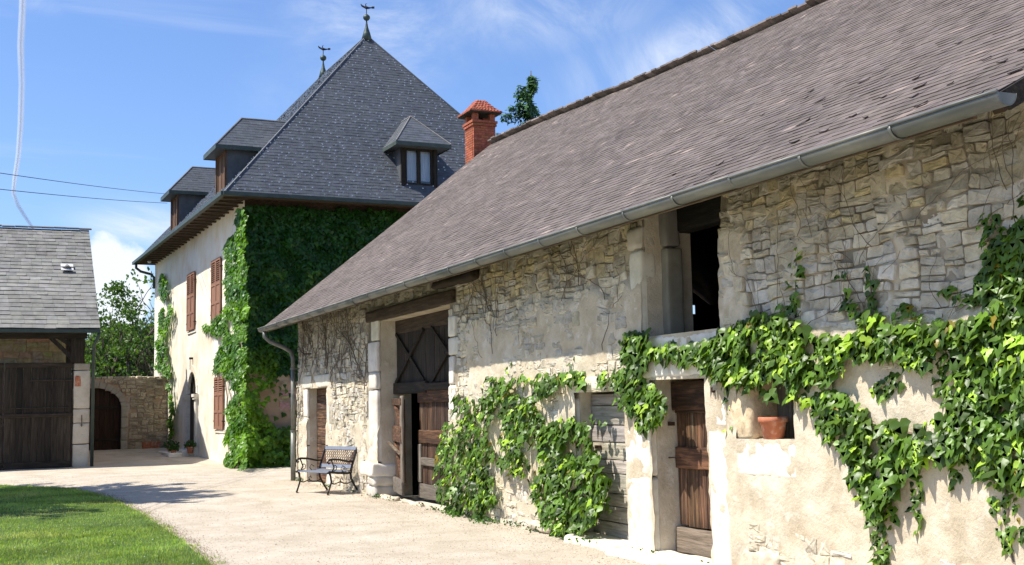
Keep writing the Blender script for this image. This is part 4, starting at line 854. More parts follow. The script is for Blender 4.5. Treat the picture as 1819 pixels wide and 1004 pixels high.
for (u, v, r, h, lab, gr) in [(-.28, 6.55, .12, .22, 'pot with a leafy plant right of the arched house door', 1), (-.78, 6.75, .10, .15, 'small pot on the step right of the arched house door', 1), (-.6, 8.2, .15, .14, 'low planter in front of the arched house door', 1)]:
    L = H(u, v, .16 if u > -.7 else .12); L.z += .05; pp = pot(tuple(L), r, h, lab); mb = MB(); tuft(mb, L+Vector((0, 0, h*.8)), r*1.7, r*2.4, 160, .07); mb.build('plant', 'house_ivy_leaf', pp)
    mb = MB(); [leaf_quad(mb, L+Vector((rr(-r, r), rr(-r, r), h+rr(.1, .9)*r*2)), .05, (1, 1, 1)) for _ in range(12)]; mb.build('blossom', 'flower', pp)
mb = MB(); c_ = at_y(268, 792, 46.0); tr = empty('trough', (c_.x, 46.0, .2), 'reddish clay trough on the ground against the courtyard wall', 'planter'); 
for (x0, x1, y0, y1, z0, z1) in [(-.3, .3, -.14, -.11, 0, .3), (-.3, .3, .11, .14, 0, .3), (-.3, -.27, -.11, .11, 0, .3), (.27, .3, -.11, .11, 0, .3), (-.27, .27, -.11, .11, 0, .22), (-.33, .33, -.16, -.14, .24, .3)]: box(mb, c_.x+x0, c_.x+x1, 46.0+y0, 46.0+y1, .2+z0, .2+z1)
mb.build('body', 'terracotta', tr)

# ------------------------------------------------------------------ brick chimney behind the barn gable
chim = empty('brick_chimney', (11.43, 27.75, 0), 'orange brick chimney with tiled cap behind the far end of the barn', 'chimney')
CX0, CX1, CY0, CY1 = 11.13, 11.73, 27.42, 28.02; CT = 8.78
mb = MB(); box(mb, CX0+.01, CX1-.01, CY0+.01, CY1-.01, 0, CT); mb.build('shaft', 'mortar', chim)
bm_ = {}
def brick(name, x0, x1, y0, y1, z0, z1):
    mb = MB(); k = rr(.8, 1.2); box(mb, x0, x1, y0, y1, z0, z1, (k, k*rr(.85, 1.1), k*rr(.8, 1.1))); mb.build(name, 'brick', chim)
z = 7.4; r = 0
while z < CT-.02:
    o = .11 if r % 2 else 0; e = .004 if z < CT-.14 else .035
    for k in range(3):
        a = CX0-e+k*.2+(o if k else 0); b = CX0-e+(k+1)*.2+o if k < 2 else CX1+e; brick('brick', a+.004, b-.004, CY0-e, CY0+.08, z, z+.052)
        a = CY0+.09+k*.17+(.09-o if k else 0); b = CY0+.09+(k+1)*.17+(.09-o) if k < 2 else CY1; brick('brick', CX0-e, CX0+.08, a+.004, b-.004, z, z+.052)
    z += .062; r += 1
mb = MB(); box(mb, CX0-.05, CX1+.05, CY0-.05, CY1+.05, CT, CT+.06); mb.build('crown_course', 'brick', chim)
for (x, y) in ((CX0, CY0), (CX1-.14, CY0), (CX0, CY1-.14), (CX1-.14, CY1-.14), (CX0+.2, CY1-.1)): mb = MB(); box(mb, x, x+.14, y, y+.12, CT+.06, CT+.24); mb.build('cap_pier', 'brick', chim)
mb = MB(); box(mb, CX0+.1, CX1-.1, CY0+.1, CY1-.1, CT+.0, CT+.1); mb.build('flue', 'dark_interior', chim)
cm = Vector(((CX0+CX1)/2, (CY0+CY1)/2, 0)); z0, z1 = CT+.24, CT+.60; hw = .43; 
mb = MB(); box(mb, cm.x-hw, cm.x+hw, cm.y-hw, cm.y+hw, z0, z0+.035); mb.build('cap_slab', 'dark_interior', chim)
mb = MB()
for (dx, dy) in ((0, -1), (-1, 0), (0, 1), (1, 0)):     # small curved cap tiles on four slopes
    for r in range(6):
        t0, t1 = r/6, (r+1.3)/6; w0 = hw*(1-t0*.78)+.02; n_ = max(2, int(w0*2/.085)); curve = lambda t: z0+.035+(z1-z0)*(t**1.25)
        for k in range(n_):
            a = -w0+2*w0*k/n_; b = a+2*w0/n_-.006; d0, d1 = hw*(1-t0*.78)+.02, hw*(1-min(1, t1)*.78)+.02; k_ = rr(.75, 1.25); sh = d1/d0
            def Q(l, d_, z): return Vector((cm.x+dx*d_+(-dy)*l, cm.y+dy*d_+dx*l, z))
            mb.add([Q(a, d0, curve(t0)+.022), Q((a+b)/2, d0, curve(t0)+.04), Q(b, d0, curve(t0)+.022), Q(b*sh, d1, curve(min(1, t1))), Q((a+b)/2*sh, d1, curve(min(1, t1))+.015), Q(a*sh, d1, curve(min(1, t1))), Q(a, d0, curve(t0)-.01), Q(b, d0, curve(t0)-.01)], [(0, 1, 4, 5), (1, 2, 3, 4), (6, 7, 2, 1, 0)], (k_, k_*rr(.8, 1.1), k_))
mb.build('cap_tiles', 'brick', chim, kind='stuff'); mb = MB(); block(mb, cm+Vector((0, 0, z1+.0)), .12, .12, .035, 2, .02, .004); mb.build('cap_top', 'brick', chim)

# ------------------------------------------------------------------ left barn
lb = empty('left_barn', (-1, 43, 0), 'grey-slated barn at the left edge with big dark plank doors', 'barn')
def LP(s, t): return Vector((-5.5+s, 37.2+6*t, 4.10+3.82*t+.02*noise.noise(Vector((s*.4, t*3, 0)))))
LN = Vector((0, -3.82, 6)).normalized()
mb = MB(); a, b, c_, d_, e_, f_ = (-5.5, 37.2, 4.06), (2.96, 37.2, 4.06), (3.02, 43.2, 7.88), (-5.5, 43.2, 7.88), (2.96, 49.2, 4.06), (-5.5, 49.2, 4.06)
low = lambda p: (p[0], p[1], p[2]-.09); P_ = [a, b, c_, d_, e_, f_]; mb.add(P_+[low(p) for p in P_], [(0, 1, 2, 3), (3, 2, 4, 5), (6, 9, 8, 7), (9, 11, 10, 8), (0, 6, 7, 1), (1, 7, 8, 2), (2, 8, 10, 4), (5, 4, 10, 11)]); mb.build('roof_deck', 'grey_slate', lb)
def lt(p): k = rr(.88, 1.12)*(1+.2*noise.noise(p*.6)); return (k, k*rr(.97, 1.02), k*rr(.93, 1.02))
slate_roof(LP, LN, 27, .31, lb, 'grey_slate', keep=300, th=.012, lift=.018, tintf=lt, jit=.06, bounds=lambda t: (0, 8.46+.06*t))
mb = MB(); s = 0
while s < 8.5: obox(mb, (-5.5+s+.2, 43.2, 7.97+rr(-.005, .012)), Vector((.2, 0, 0)), Vector((0, .12, .03)), Vector((0, 0, .022)), tuple([rr(.4, .8)]*3)); s += .41
mb.build('ridge_tiles', 'grey_slate', lb, kind='stuff')
vp = at_p(119, 477, Vector((0, 37.2, 4.14)), LN); r3 = Vector((1, 0, 0)); u3 = LN.cross(r3)
vt = empty('vent_tile', vp, None, None); vt.parent = lb; vt.location = vp-wloc(lb)
mb = MB(); obox(mb, vp+u3*.13+LN*.05, r3*.19, u3*.10, LN*.008); mb.build('pale_slate', 'vent_tile', vt); mb = MB(); obox(mb, vp-u3*.17+LN*.06, r3*.19, u3*.08, LN*.008); mb.build('pale_slate', 'vent_tile', vt)
mb = MB(); tube(mb, [vp+LN*.04-u3*.12, vp+LN*.10+u3*.06], [.14, .03], 8); mb.build('vent_hood', 'grey_slate', vt)
mb = MB(); box(mb, -5.5, 2.96, 37.08, 37.20, 3.97, 4.07); mb.build('gutter', 'house_trim', lb)
mb = MB(); g0 = Vector((2.93, 37.15, 4.0)); tube(mb, [g0, g0-Vector((.02, 0, .15)), Vector((2.80, 37.3, 3.62)), Vector((2.80, 37.42, 3.4)), Vector((2.80, 37.45, 0.0))], .05, 8); mb.build('downpipe', 'house_trim', lb, smooth=True)
mb = MB(); box(mb, -5.5, 2.62, 37.45, 37.7, 3.82, 4.0); mb.build('wall_plate', 'dark_wood_level', lb)
blk('post', 'dark_wood_upright', lb, 2.16, 2.56, 37.45, 37.8, 3.09, 3.84, .02, .008, 3, (1.2, 1.1, 1))
for (x0, z0, x1, z1) in [(2.2, 3.25, 1.5, 3.95), (2.2, 3.6, 1.7, 3.95)]:
    mb = MB(); A, B = Vector((x0, 37.55, z0)), Vector((x1, 37.55, z1)); d = B-A; obox(mb, (A+B)/2, d/2, Vector((-d.z, 0, d.x)).normalized()*.06, Vector((0, .06, 0))); mb.build('knee_brace', 'dark_wood_upright', lb)
pil = [(0, .68, 1.0), (.70, 1.30, .95), (1.32, 1.72, .9), (1.74, 2.86, 1.0), (2.88, 3.08, .62)]
for (z0, z1, k) in pil: blk('pier_stone', 'dressed_limestone', lb, 2.26, 2.72, 37.5, 38.0, z0, z1, .02, .012, 4, (k*.9, k*.82, k*.74))
mb = MB(); tube(mb, [(2.5, 37.47, 1.55), (2.5, 37.46, 1.2)], .012, 5); tube(mb, [(2.46, 37.47, 1.25), (2.54, 37.47, 1.25)], .01, 5); mb.build('wall_hook', 'rusty_iron', lb)
mb = MB(); block(mb, (2.38, 37.5, 2.55), .09, .02, .16, 3, .02, .02, (.8, .35, .2)); mb.build('rust_patch', 'terracotta', lb)
mb = MB(); box(mb, -5.5, 2.12, 39.3, 39.7, 0, 4.9); box(mb, 2.30, 2.66, 38.0, 49, 0, 2.35); box(mb, -5.5, -5.1, 37.6, 49, 0, 4); box(mb, -5.5, 2.6, 48.6, 49, 0, 3.9); mb.build('inner_wall', 'render_pink', lb)
cells = stone_cells(-.6, 2.10, 2.9, 4.3, .3, .17); lay_stones(cells, lambda u, v, n: Vector((u, 39.3-n, v)), 'barn_stone', lb, lambda a, b: .03+rr(-.01, .01), lambda a, b: (rr(.7, 1.0), rr(.62, .85), rr(.5, .7)), keep=100)
for yy in (41.5, 45, 48.6): mb = MB(); box(mb, 2.45, 2.63, yy, yy+.18, 2.35, 4.5); mb.build('side_post', 'dark_wood_upright', lb)
ld = empty('barn_door', (-.5, 37.5, 0), 'wide dark plank double door of the barn at the left edge', 'door')
X0 = .36
for (xa, xb) in ((X0+.02, 2.22), (-2.2, X0-.02)):
    lf = empty('door_leaf', ((xa+xb)/2, 37.5, 0), None, None); lf.parent = ld; lf.location = Vector(((xa+xb)/2, 37.5, 0))-wloc(ld)
    x = xa
    while x < xb-.02:
        w = min(rr(.13, .22), xb-x); k = rr(.7, 1.5)
        for (z0, z1) in ((.10, 1.55), (1.55, 3.06)): mb = MB(); kk = k*(1.5 if z0 < 1 else 1)*rr(.85, 1.15); d = rr(-.008, .008); box(mb, x+.004, x+w-.004, 37.48+d, 37.52+d, z0+rr(0, .02), z1, (kk, kk*.95, kk*.9)); mb.build('plank', 'dark_wood_upright', lf)
        x += w
    for (z0, z1, dd) in ((1.50, 1.62, .05), (.0, .22, .05), (2.96, 3.10, .04)): blk('rail', 'dark_wood_level', lf, xa, xb, 37.48-dd, 37.48, z0, z1, .01, .006, 3, (1.7, 1.55, 1.45))
for (x0, x1, z, th) in ((1.05, 2.22, 2.58, .02), (.45, 2.15, 1.78, .012)): blk('strap', 'dark_wood_level', ld, x0, x1, 37.44, 37.47, z-th, z+th, .006, .004, 3, (2.4, 2.3, 2.3))

# ------------------------------------------------------------------ courtyard wall with arched gate
gw = empty('courtyard_wall', (5, 46.4, .15), 'shaded rubble stone wall closing the far end of the yard', 'wall')
WY = 46.4; GXC, GHW, GSP, GRI = 3.42, 1.06, 1.80, .74
def ingate(x, z, e=0): return abs(x-GXC) < GHW+e and (z < GSP or ((x-GXC)/(GHW+e))**2+((z-GSP)/(GRI+e))**2 < 1)
xs2 = [2.4+i*.1 for i in range(40)]; zs2 = [-.1+i*.1 for i in range(31)]; mb = MB(); vs = []; fs = []
for z in zs2:
    for x in xs2: vs.append((x, WY-.015*noise.noise(Vector((x*3, z*3, 0))), min(z, 2.86+.03*noise.noise(Vector((x*2, 0, 0))))))
n = len(xs2)
for j in range(len(zs2)-1):
    for i in range(n-1):
        if not ingate((xs2[i]+xs2[i+1])/2, (zs2[j]+zs2[j+1])/2): fs.append((j*n+i, j*n+i+1, (j+1)*n+i+1, (j+1)*n+i))
mb.add(vs, fs); mb.build('mortar_face', 'render_pink', gw, smooth=True); mb = MB(); box(mb, 4.6, 6.5, WY+.03, WY+.45, -.1, 2.84); box(mb, 2.4, 4.6, WY+.05, WY+.45, 2.62, 2.84); mb.build('wall_core', 'render_pink', gw)
cells = [c for c in stone_cells(2.4, 6.3, .05, 2.86, .27, .13) if not any(ingate(x, z, .22) for x, z in c[1])]
lay_stones(cells, lambda u, v, n: Vector((u, WY-n, v)), 'barn_stone', gw, lambda a, b: .035+rr(-.015, .02), lambda a, b: (lambda k: (k, k*.90, k*.78))(rr(.55, 1.0)), keep=300)
for i in range(18): x = 2.5+i*.21; k = rr(.7, 1.1); blk('coping_stone', 'barn_stone', gw, x, x+rr(.17, .2), WY-.04, WY+.48, 2.85, 2.90+rr(.0, .05), .02, .012, 3, (k, k*.93, k*.83))
for k in range(7):
    a0, a1 = math.pi*.5*k/7+.01, math.pi*.5*(k+1)/7-.01; vs = []
    for y in (WY-.05, WY+.2):
        for (e, a) in ((0, a0), (.22, a0), (.22, a1), (0, a1)): vs.append((GXC+(GHW+e)*math.cos(a), y, GSP+(GRI+e)*math.sin(a)))
    mb = MB(); k_ = rr(.5, .62); mb.add(vs, [(0, 1, 2, 3), (4, 7, 6, 5), (0, 4, 5, 1), (1, 5, 6, 2), (2, 6, 7, 3), (3, 7, 4, 0)], (k_, k_*.95, k_*.9)); mb.build('arch_stone', 'dressed_limestone', gw)
for (z0, z1) in ((.1, .55), (.57, 1.0), (1.02, 1.4), (1.42, 1.79)): k = rr(.5, .62); blk('jamb_stone', 'dressed_limestone', gw, GXC+GHW, GXC+GHW+.22, WY-.05, WY+.2, z0, z1, .015, .008, 3, (k, k*.95, k*.9))
gt = empty('arched_gate', (GXC, WY+.15, .15), 'dark arched plank gate in the far courtyard wall', 'gate')
x = GXC-GHW
while x < GXC+GHW-.01:
    w = min(.17, GXC+GHW-x); m = x+w/2; top = GSP+GRI*math.sqrt(max(0, 1-((m-GXC)/GHW)**2)); mb = MB(); k = rr(.8, 1.5); box(mb, x+.004, x+w-.004, WY+.12, WY+.16, .02, top, (k*1.3, k*.8, k*.6)); mb.build('plank', 'dark_wood_upright', gt); x += w
mb = MB(); box(mb, GXC-GHW, GXC+GHW, WY+.161, WY+.19, 0, GSP+GRI); mb.build('back_boards', 'dark_wood_level', gt)
for z in (.55, 1.75): mb = MB(); box(mb, GXC-GHW+.05, GXC+GHW-.05, WY+.08, WY+.12, z, z+.1); mb.build('ledge', 'dark_wood_level', gt)

# ------------------------------------------------------------------ bench
bench = empty('garden_bench', (BC[0], BC[1], gh(*BC[:2])), 'small cast-iron park bench with lattice back against the barn wall', 'bench')
bw = Vector((math.cos(BPHI), math.sin(BPHI), 0)); bf = Vector((bw.y, -bw.x, 0)); B0 = Vector((BC[0], BC[1], gh(*BC[:2])))
def BP(x, y, z): return B0+bw*x+bf*y+Vector((0, 0, z))      # x along, y forward, z up
for s in (-1, 1):
    x = s*.54; fr = MB()
    def tb(L, r): tube(fr, [BP(x, *p) for p in L], r, 6)
    tb([(.30, .0), (.33, .02), (.29, .12), (.25, .24), (.27, .36), (.30, .42)], [.022, .020, .017, .02, .022, .024]); tb([(-.33, .0), (-.36, .02), (-.27, .14), (-.19, .28), (-.17, .42)], [.022, .02, .018, .022, .024])
    tb([(.34, .40), (.30, .425), (.10, .40), (-.10, .385), (-.20, .40)], .022); tb([(-.17, .38), (-.21, .52), (-.26, .66), (-.31, .80), (-.33, .86), (-.36, .875), (-.375, .85)], [.024, .022, .022, .022, .02, .016, .012])
    tb([(.26, .22), (.18, .20), (.06, .235), (-.02, .205), (-.12, .20), (-.22, .24)], .012); tb([(.04, .225), (.06, .28), (.02, .31), (.0, .27)], .009)
    fr.build('end_frame', 'black_iron', bench, smooth=True)
    fr = MB(); tb([(-.24, .60), (-.12, .60), (.08, .645), (.24, .655), (.31, .64), (.335, .60), (.30, .575), (.275, .60)], [.02, .02, .02, .021, .02, .018, .014, .01]); tb([(.24, .42), (.19, .50), (.22, .58), (.25, .64)], .013); tb([(.20, .44), (.14, .46), (.13, .52), (.17, .55), (.20, .51)], .009); tb([(-.02, .41), (.04, .47), (.0, .53), (-.06, .49)], .008)
    fr.build('armrest', 'black_iron', bench, smooth=True)
for i in range(7):
    y = .29-i*.072; z = .43-.020*math.sin(math.pi*i/6)+(.0 if i else -.015); mb = MB(); obox(mb, BP(0, y, z), bw*.53, bf*.028, Vector((0, 0, .011))); mb.build('seat_slat', 'bench_slat', bench)
def bk(z): return -.19-(z-.44)*.33
bkd = (BP(0, bk(.86), .86)-BP(0, bk(.44), .44)).normalized(); bkn = bw.cross(bkd).normalized()
for (z, hh) in ((.835, .032), (.50, .034)): mb = MB(); obox(mb, BP(0, bk(z), z), bw*.53, bkd*hh, bkn*.011); mb.build('back_slat', 'bench_slat', bench)
lat = MB(); z0, z1 = .545, .80; P = 9
for d in (-1, 1):
    for i in range(-4, 18):
        xa = -.50+i*.072; xb = xa+d*(z1-z0)*.75
        def cl(xa, za, xb, zb):
            if xa == xb: return None
            L = []
            for lim in (-.5, .5):
                pass
            t0, t1 = 0, 1; dx = xb-xa
            for (p, q) in ((-dx, xa+.5), (dx, .5-xa)):
                if p < 0: t0 = max(t0, q/p)
                elif p > 0: t1 = min(t1, q/p)
                elif q < 0: return None
            return (t0, t1) if t0 < t1 else None
        c2_ = cl(xa, z0, xb, z1)
        if not c2_: continue
        t0, t1 = c2_; A = (xa+(xb-xa)*t0, z0+(z1-z0)*t0); B = (xa+(xb-xa)*t1, z0+(z1-z0)*t1)
        if math.hypot(A[0]-B[0], A[1]-B[1]) < .02: continue
        tube(lat, [BP(A[0], bk(A[1]), A[1]), BP(B[0], bk(B[1]), B[1])], .0062, 4)
for (z) in (.54, .805): tube(lat, [BP(-.5, bk(z), z), BP(.5, bk(z), z)], .011, 5)
lat.build('lattice_back', 'bench_lattice', bench)
# ------------------------------------------------------------------ niche pot
pc = at_x(1376, 781, 6.50); pot((6.47, pc.y-.03, 1.222), .128, .215, 'terracotta flower pot standing empty in the wall niche')
# ------------------------------------------------------------------ climbing vines on the barn
HALF = [(0, .04), (.13, .16), (.34, .12), (.50, -.10), (.40, -.24), (.34, -.36), (.24, -.52), (.12, -.78)]
def leaf_geo(var=0, simple=False):
    """three-lobed leaf: stalk at the origin, tip along -y, folded along the midrib and drooping at the tip"""
    H_ = [(0, .04), (.30, .14), (.50, -.12), (.30, -.40)] if simple else HALF
    w = 1+[0, .12, -.14, .05, -.06, .18][var % 6]; fold = [.18, .30, .10, .36, .22, .05][var % 6]; dr = [.28, .12, .45, .2, .6, .35][var % 6]
    v = []; 
    def z(x, y): return -fold*abs(x) - dr*y*y*.5 + .05*math.sin(9*abs(x)+5*y+var)
    L = [(-x*w, y) for x, y in reversed(H_[1:])]; R = [(x*w, y) for x, y in H_[1:]]
    out = [(0, .02)]+R+[(0, -1.0)]+L; v = [(x, y, z(x, y)) for x, y in out]
    c1, c2 = (0, -.22), (0, -.6); v += [(0, -.22, z(0, -.22)+.02), (0, -.6, z(0, -.6)+.02)]
    n = len(out); a, b = n, n+1; k = len(R); fs = []
    for i in range(n):
        j = (i+1) % n
        m = (out[i][1]+out[j][1])/2; c = a if m > -.42 else b
        fs.append((i, c, j)) if True else None
    # bridge where the fan centre changes
    for i in range(n):
        j = (i+1) % n; l = (i-1) % n; m0 = (out[l][1]+out[i][1])/2; m1 = (out[i][1]+out[j][1])/2
        if (m0 > -.42) != (m1 > -.42): fs.append((i, a, b))
    return [Vector(p) for p in v], fs
LG = [leaf_geo(i) for i in range(6)]; LGS = [leaf_geo(i, True) for i in range(4)]
LM = []
for i in range(6):
    for sh in range(4):
        m = MB(); k = [.55, .9, 1.4, 2.4][sh]; tt = (k*(1.5 if sh == 3 else 1), k*(1.22 if sh == 3 else 1), k*.9)
        m.add(LG[i][0], LG[i][1], tt); me = m.mesh('leaf', 'ivy_leaf', (0, 0, 0), True); LM.append((me, LG[i], tt))
def leaf_rot(out, spread=.55):
    """leaf plane faces outwards and up, tip hanging down"""
    n = (out + Vector((0, 0, rr(.15, .95))) + Vector((rr(-1, 1), rr(-1, 1), rr(-.6, .6)))*spread).normalized()
    d = Vector((rr(-.7, .7), rr(-.7, .7), -1)); d = (d-n*d.dot(n)).normalized(); y = -d; x = y.cross(n).normalized(); return Matrix((x, y, n)).transposed()
def sample(polys, step):
    P = []
    for poly in polys:
        x0, x1 = min(p[0] for p in poly), max(p[0] for p in poly); y0, y1 = min(p[1] for p in poly), max(p[1] for p in poly); y = y0
        while y < y1:
            x = x0
            while x < x1:
                px, py = x+rr(0, step), y+rr(0, step); wob = 7*noise.noise(Vector((px*.05, py*.05, 1))), 7*noise.noise(Vector((px*.05, py*.05, 9)))
                if inpoly(px+wob[0], py+wob[1], poly): P.append((px, py))
                x += step
            y += step
    return P
def barn_vine(name, label, dense, sparse, thick, bias=0.0, size=.118, gap=0.0):
    """outlines traced on the wall plane; leaves stand at their own distance off the wall"""
    base = at_x(*dense[0][0], BX); v = empty(name, (BX-.1, base.y, 0), label, 'climbing vine', 'vines climbing the barn wall'); L = []
    for polys, lay, st in ((dense, 3, 9.0), (sparse, 1, 10.5)):
        for k in range(lay):
            for (px, py) in sample(polys, st*(1.0 if k else 1.0)):
                w = at_x(px, py, BX); depth = (.03+.04*rnd() if lay == 1 else (.04+thick*(k+rnd())/lay)); 
                if noise.noise(Vector((px*.028, py*.028, 4)))+.5*noise.noise(Vector((px*.09, py*.09, 8))) < (-.34 if k else -.5)+gap and lay > 1: continue
                # keep the picture place while standing off the wall
                q = at_x(px, py, BX-depth); pxm = FOC/(q-EYEP).length; s = size*rr(.5, 1.42)
                if lay == 1: s *= .72
                young = noise.noise(Vector((px*.022, py*.022, 30)))+bias; r_ = rnd(); 
                sh = 3 if r_ < .05+max(0, young)*.45 else (2 if r_ < .42+young*.2 else (1 if r_ < .8 else 0))
                if k == 0 and lay > 1 and rnd() < .5: sh = 0
                if sh == 3: s *= .8
                dead = rnd() < .008
                L.append((q, s, sh, (q-EYEP).length-depth*6))
    L.sort(key=lambda t: t[3]); rest = MB()
    for i, (q, s, sh, d) in enumerate(L):
        me, g_, tt = LM[random.randrange(6)*4+sh]; R = leaf_rot(Vector((-1, 0, 0)))
        q = q+Vector((rr(-.01, .01), 0, s*.35))
        if i % max(1, len(L)//330) == 0 and i//max(1, len(L)//330) < 298: inst('leaf', me, v, q, R.to_quaternion(), s)
        else:
            k = rr(.8, 1.25); tt = (2.6, 1.1, .9) if rnd() < .010 else tt; rest.add([q+R @ (p*s) for p in g_[0]], g_[1], (tt[0]*k, tt[1]*k, tt[2]*k))
    rest.build('leaves', 'ivy_leaf', v, smooth=True, kind='stuff'); return v
def px_tube(mb, pts, r, off=.03, jit=3):
    P = []
    for (a, b) in zip(pts, pts[1:]):
        for i in range(5): t = i/5; P.append(at_x(a[0]+(b[0]-a[0])*t+rr(-jit, jit), a[1]+(b[1]-a[1])*t+rr(-jit, jit), BX-off-rr(0, .015)))
    P.append(at_x(*pts[-1], BX-off)); tube(mb, P, [r*(1-.7*i/len(P)) for i in range(len(P))], 5)
vA = barn_vine('bushy_vine', 'bushy green vine mound at the right side of the big barn doorway',
    [[(788, 762), (806, 742), (838, 745), (862, 765), (876, 800), (880, 850), (874, 905), (850, 920), (812, 922), (786, 908), (772, 868), (770, 810)], [(802, 712), (850, 684), (896, 668), (908, 700), (905, 742), (885, 762), (860, 748), (830, 742), (806, 735)]],
    [[(846, 720), (905, 640), (912, 645), (870, 720)], [(795, 900), (860, 915), (850, 926), (800, 926)]], .19, size=.112, bias=.15, gap=.05)
mb = MB(); px_tube(mb, [(830, 915), (835, 850), (832, 790), (842, 740), (880, 700)], .018); mb.build('stem', 'vine_stem', vA)
vB = barn_vine('leafy_vine', 'large leafy vine beside the silver grey door',
    [[(906, 676), (960, 666), (1005, 668), (1034, 660), (1040, 690), (1000, 704), (960, 712), (935, 735), (905, 740)], [(884, 790), (900, 740), (935, 712), (962, 742), (985, 770), (960, 800), (905, 812)],
     [(930, 800), (965, 770), (1005, 742), (1040, 760), (1050, 800), (1072, 840), (1076, 885), (1058, 940), (1030, 958), (985, 952), (955, 920), (945, 870), (935, 830)], [(885, 815), (925, 800), (935, 850), (905, 845)]],
    [[(1014, 668), (1018, 632), (1030, 640), (1032, 668)], [(880, 800), (915, 800), (905, 870), (895, 870)], [(1040, 740), (1100, 765), (1098, 772), (1040, 752)], [(1050, 850), (1085, 850), (1085, 910), (1058, 930)]], .19, size=.112, bias=.15, gap=.06)
mb = MB(); px_tube(mb, [(1040, 955), (1020, 900), (1000, 830), (975, 760), (940, 700)], .02); px_tube(mb, [(905, 835), (920, 790), (960, 720), (1020, 690)], .012); mb.build('stem', 'vine_stem', vB)
vC = barn_vine('hanging_vine', 'drooping vine branch between the silver grey and brown doors, below the loft opening',
    [[(1086, 614), (1112, 594), (1150, 596), (1152, 640), (1138, 668), (1112, 655)], [(1062, 676), (1085, 660), (1120, 668), (1160, 690), (1180, 705), (1178, 740), (1160, 765), (1136, 768), (1118, 738), (1082, 706)],
     [(1146, 622), (1180, 618), (1230, 622), (1272, 602), (1280, 636), (1240, 650), (1200, 646), (1150, 642)]],
    [[(1130, 760), (1165, 760), (1150, 775)], [(1115, 590), (1140, 588), (1150, 600), (1110, 600)], [(1195, 640), (1225, 640), (1215, 665)]], .12, size=.115, bias=.15, gap=.05)
vD = barn_vine('spreading_vine', 'wide sunlit vine spreading over the wall above the niche to the right edge', 
    [[(1240, 618), (1290, 586), (1340, 564), (1398, 566), (1440, 600), (1490, 632), (1500, 665), (1462, 690), (1446, 735), (1412, 712), (1350, 704), (1308, 702), (1268, 680), (1242, 652)],
     [(1440, 606), (1520, 598), (1532, 562), (1562, 566), (1585, 592), (1700, 576), (1725, 600), (1700, 636), (1640, 656), (1560, 640), (1500, 640), (1470, 660)],
     [(1436, 700), (1490, 700), (1530, 730), (1560, 752), (1610, 760), (1690, 738), (1740, 770), (1710, 812), (1640, 822), (1600, 856), (1560, 870), (1516, 850), (1495, 800), (1452, 760)],
     [(1505, 845), (1598, 850), (1590, 900), (1560, 930), (1525, 890)], [(1690, 590), (1730, 572), (1819, 548), (1900, 540), (1900, 900), (1819, 880), (1775, 858), (1728, 820), (1690, 770), (1700, 700), (1706, 650)]],
    [[(1284, 690), (1304, 690), (1302, 740), (1300, 772), (1284, 772)], [(1530, 880), (1588, 890), (1584, 940), (1580, 1010), (1552, 1010), (1548, 940)], [(1548, 940), (1584, 940), (1580, 1040), (1552, 1040)], [(1616, 820), (1640, 815), (1638, 880), (1634, 950), (1622, 950), (1618, 880)],
     [(1690, 820), (1704, 820), (1700, 900), (1692, 905)], [(1660, 700), (1700, 690), (1705, 720), (1665, 725)], [(1748, 830), (1784, 840), (1800, 900), (1812, 990), (1786, 980), (1762, 900)], [(1545, 690), (1590, 660), (1600, 690), (1560, 720)], [(1640, 640), (1700, 600), (1710, 700), (1680, 720)], [(1800, 840), (1819, 840), (1819, 1004), (1806, 940)], [(1655, 800), (1760, 800), (1740, 850), (1690, 850)]], .13, size=.108, bias=.35, gap=.22)
vE = barn_vine('shaded_vine', 'sparse dark vine strands climbing the shaded rubble near the gutter end', 
    [[(1745, 470), (1785, 430), (1819, 400), (1900, 380), (1900, 560), (1770, 560), (1740, 520)]],
    [[(1402, 560), (1398, 500), (1412, 440), (1424, 430), (1428, 470), (1414, 560)], [(1486, 480), (1496, 480), (1520, 540), (1545, 575), (1520, 575), (1500, 540)], [(1536, 470), (1548, 470), (1556, 560), (1536, 560)], [(1660, 515), (1700, 520), (1745, 530), (1740, 560), (1690, 540)],
     [(1738, 380), (1762, 370), (1790, 420), (1760, 470), (1740, 430)], [(1795, 380), (1819, 340), (1819, 400)], [(1380, 545), (1420, 540), (1430, 590), (1380, 580)], [(1590, 540), (1640, 560), (1630, 590), (1580, 580)]], .14, bias=-.5, size=.10)
mb = MB(); px_tube(mb, [(1800, 1000), (1790, 880), (1770, 760), (1790, 640), (1780, 500), (1800, 380)], .018); px_tube(mb, [(1770, 760), (1650, 780), (1520, 740), (1420, 640), (1300, 640), (1180, 635), (1110, 620)], .014); px_tube(mb, [(1565, 1010), (1560, 880), (1540, 780)], .008); mb.build('stem', 'vine_stem', vD)
mb = MB(); px_tube(mb, [(1410, 570), (1412, 500), (1420, 430)], .006); px_tube(mb, [(1545, 570), (1520, 520), (1490, 470)], .006); px_tube(mb, [(1550, 560), (1542, 470)], .006); mb.build('stem', 'vine_stem', vE)
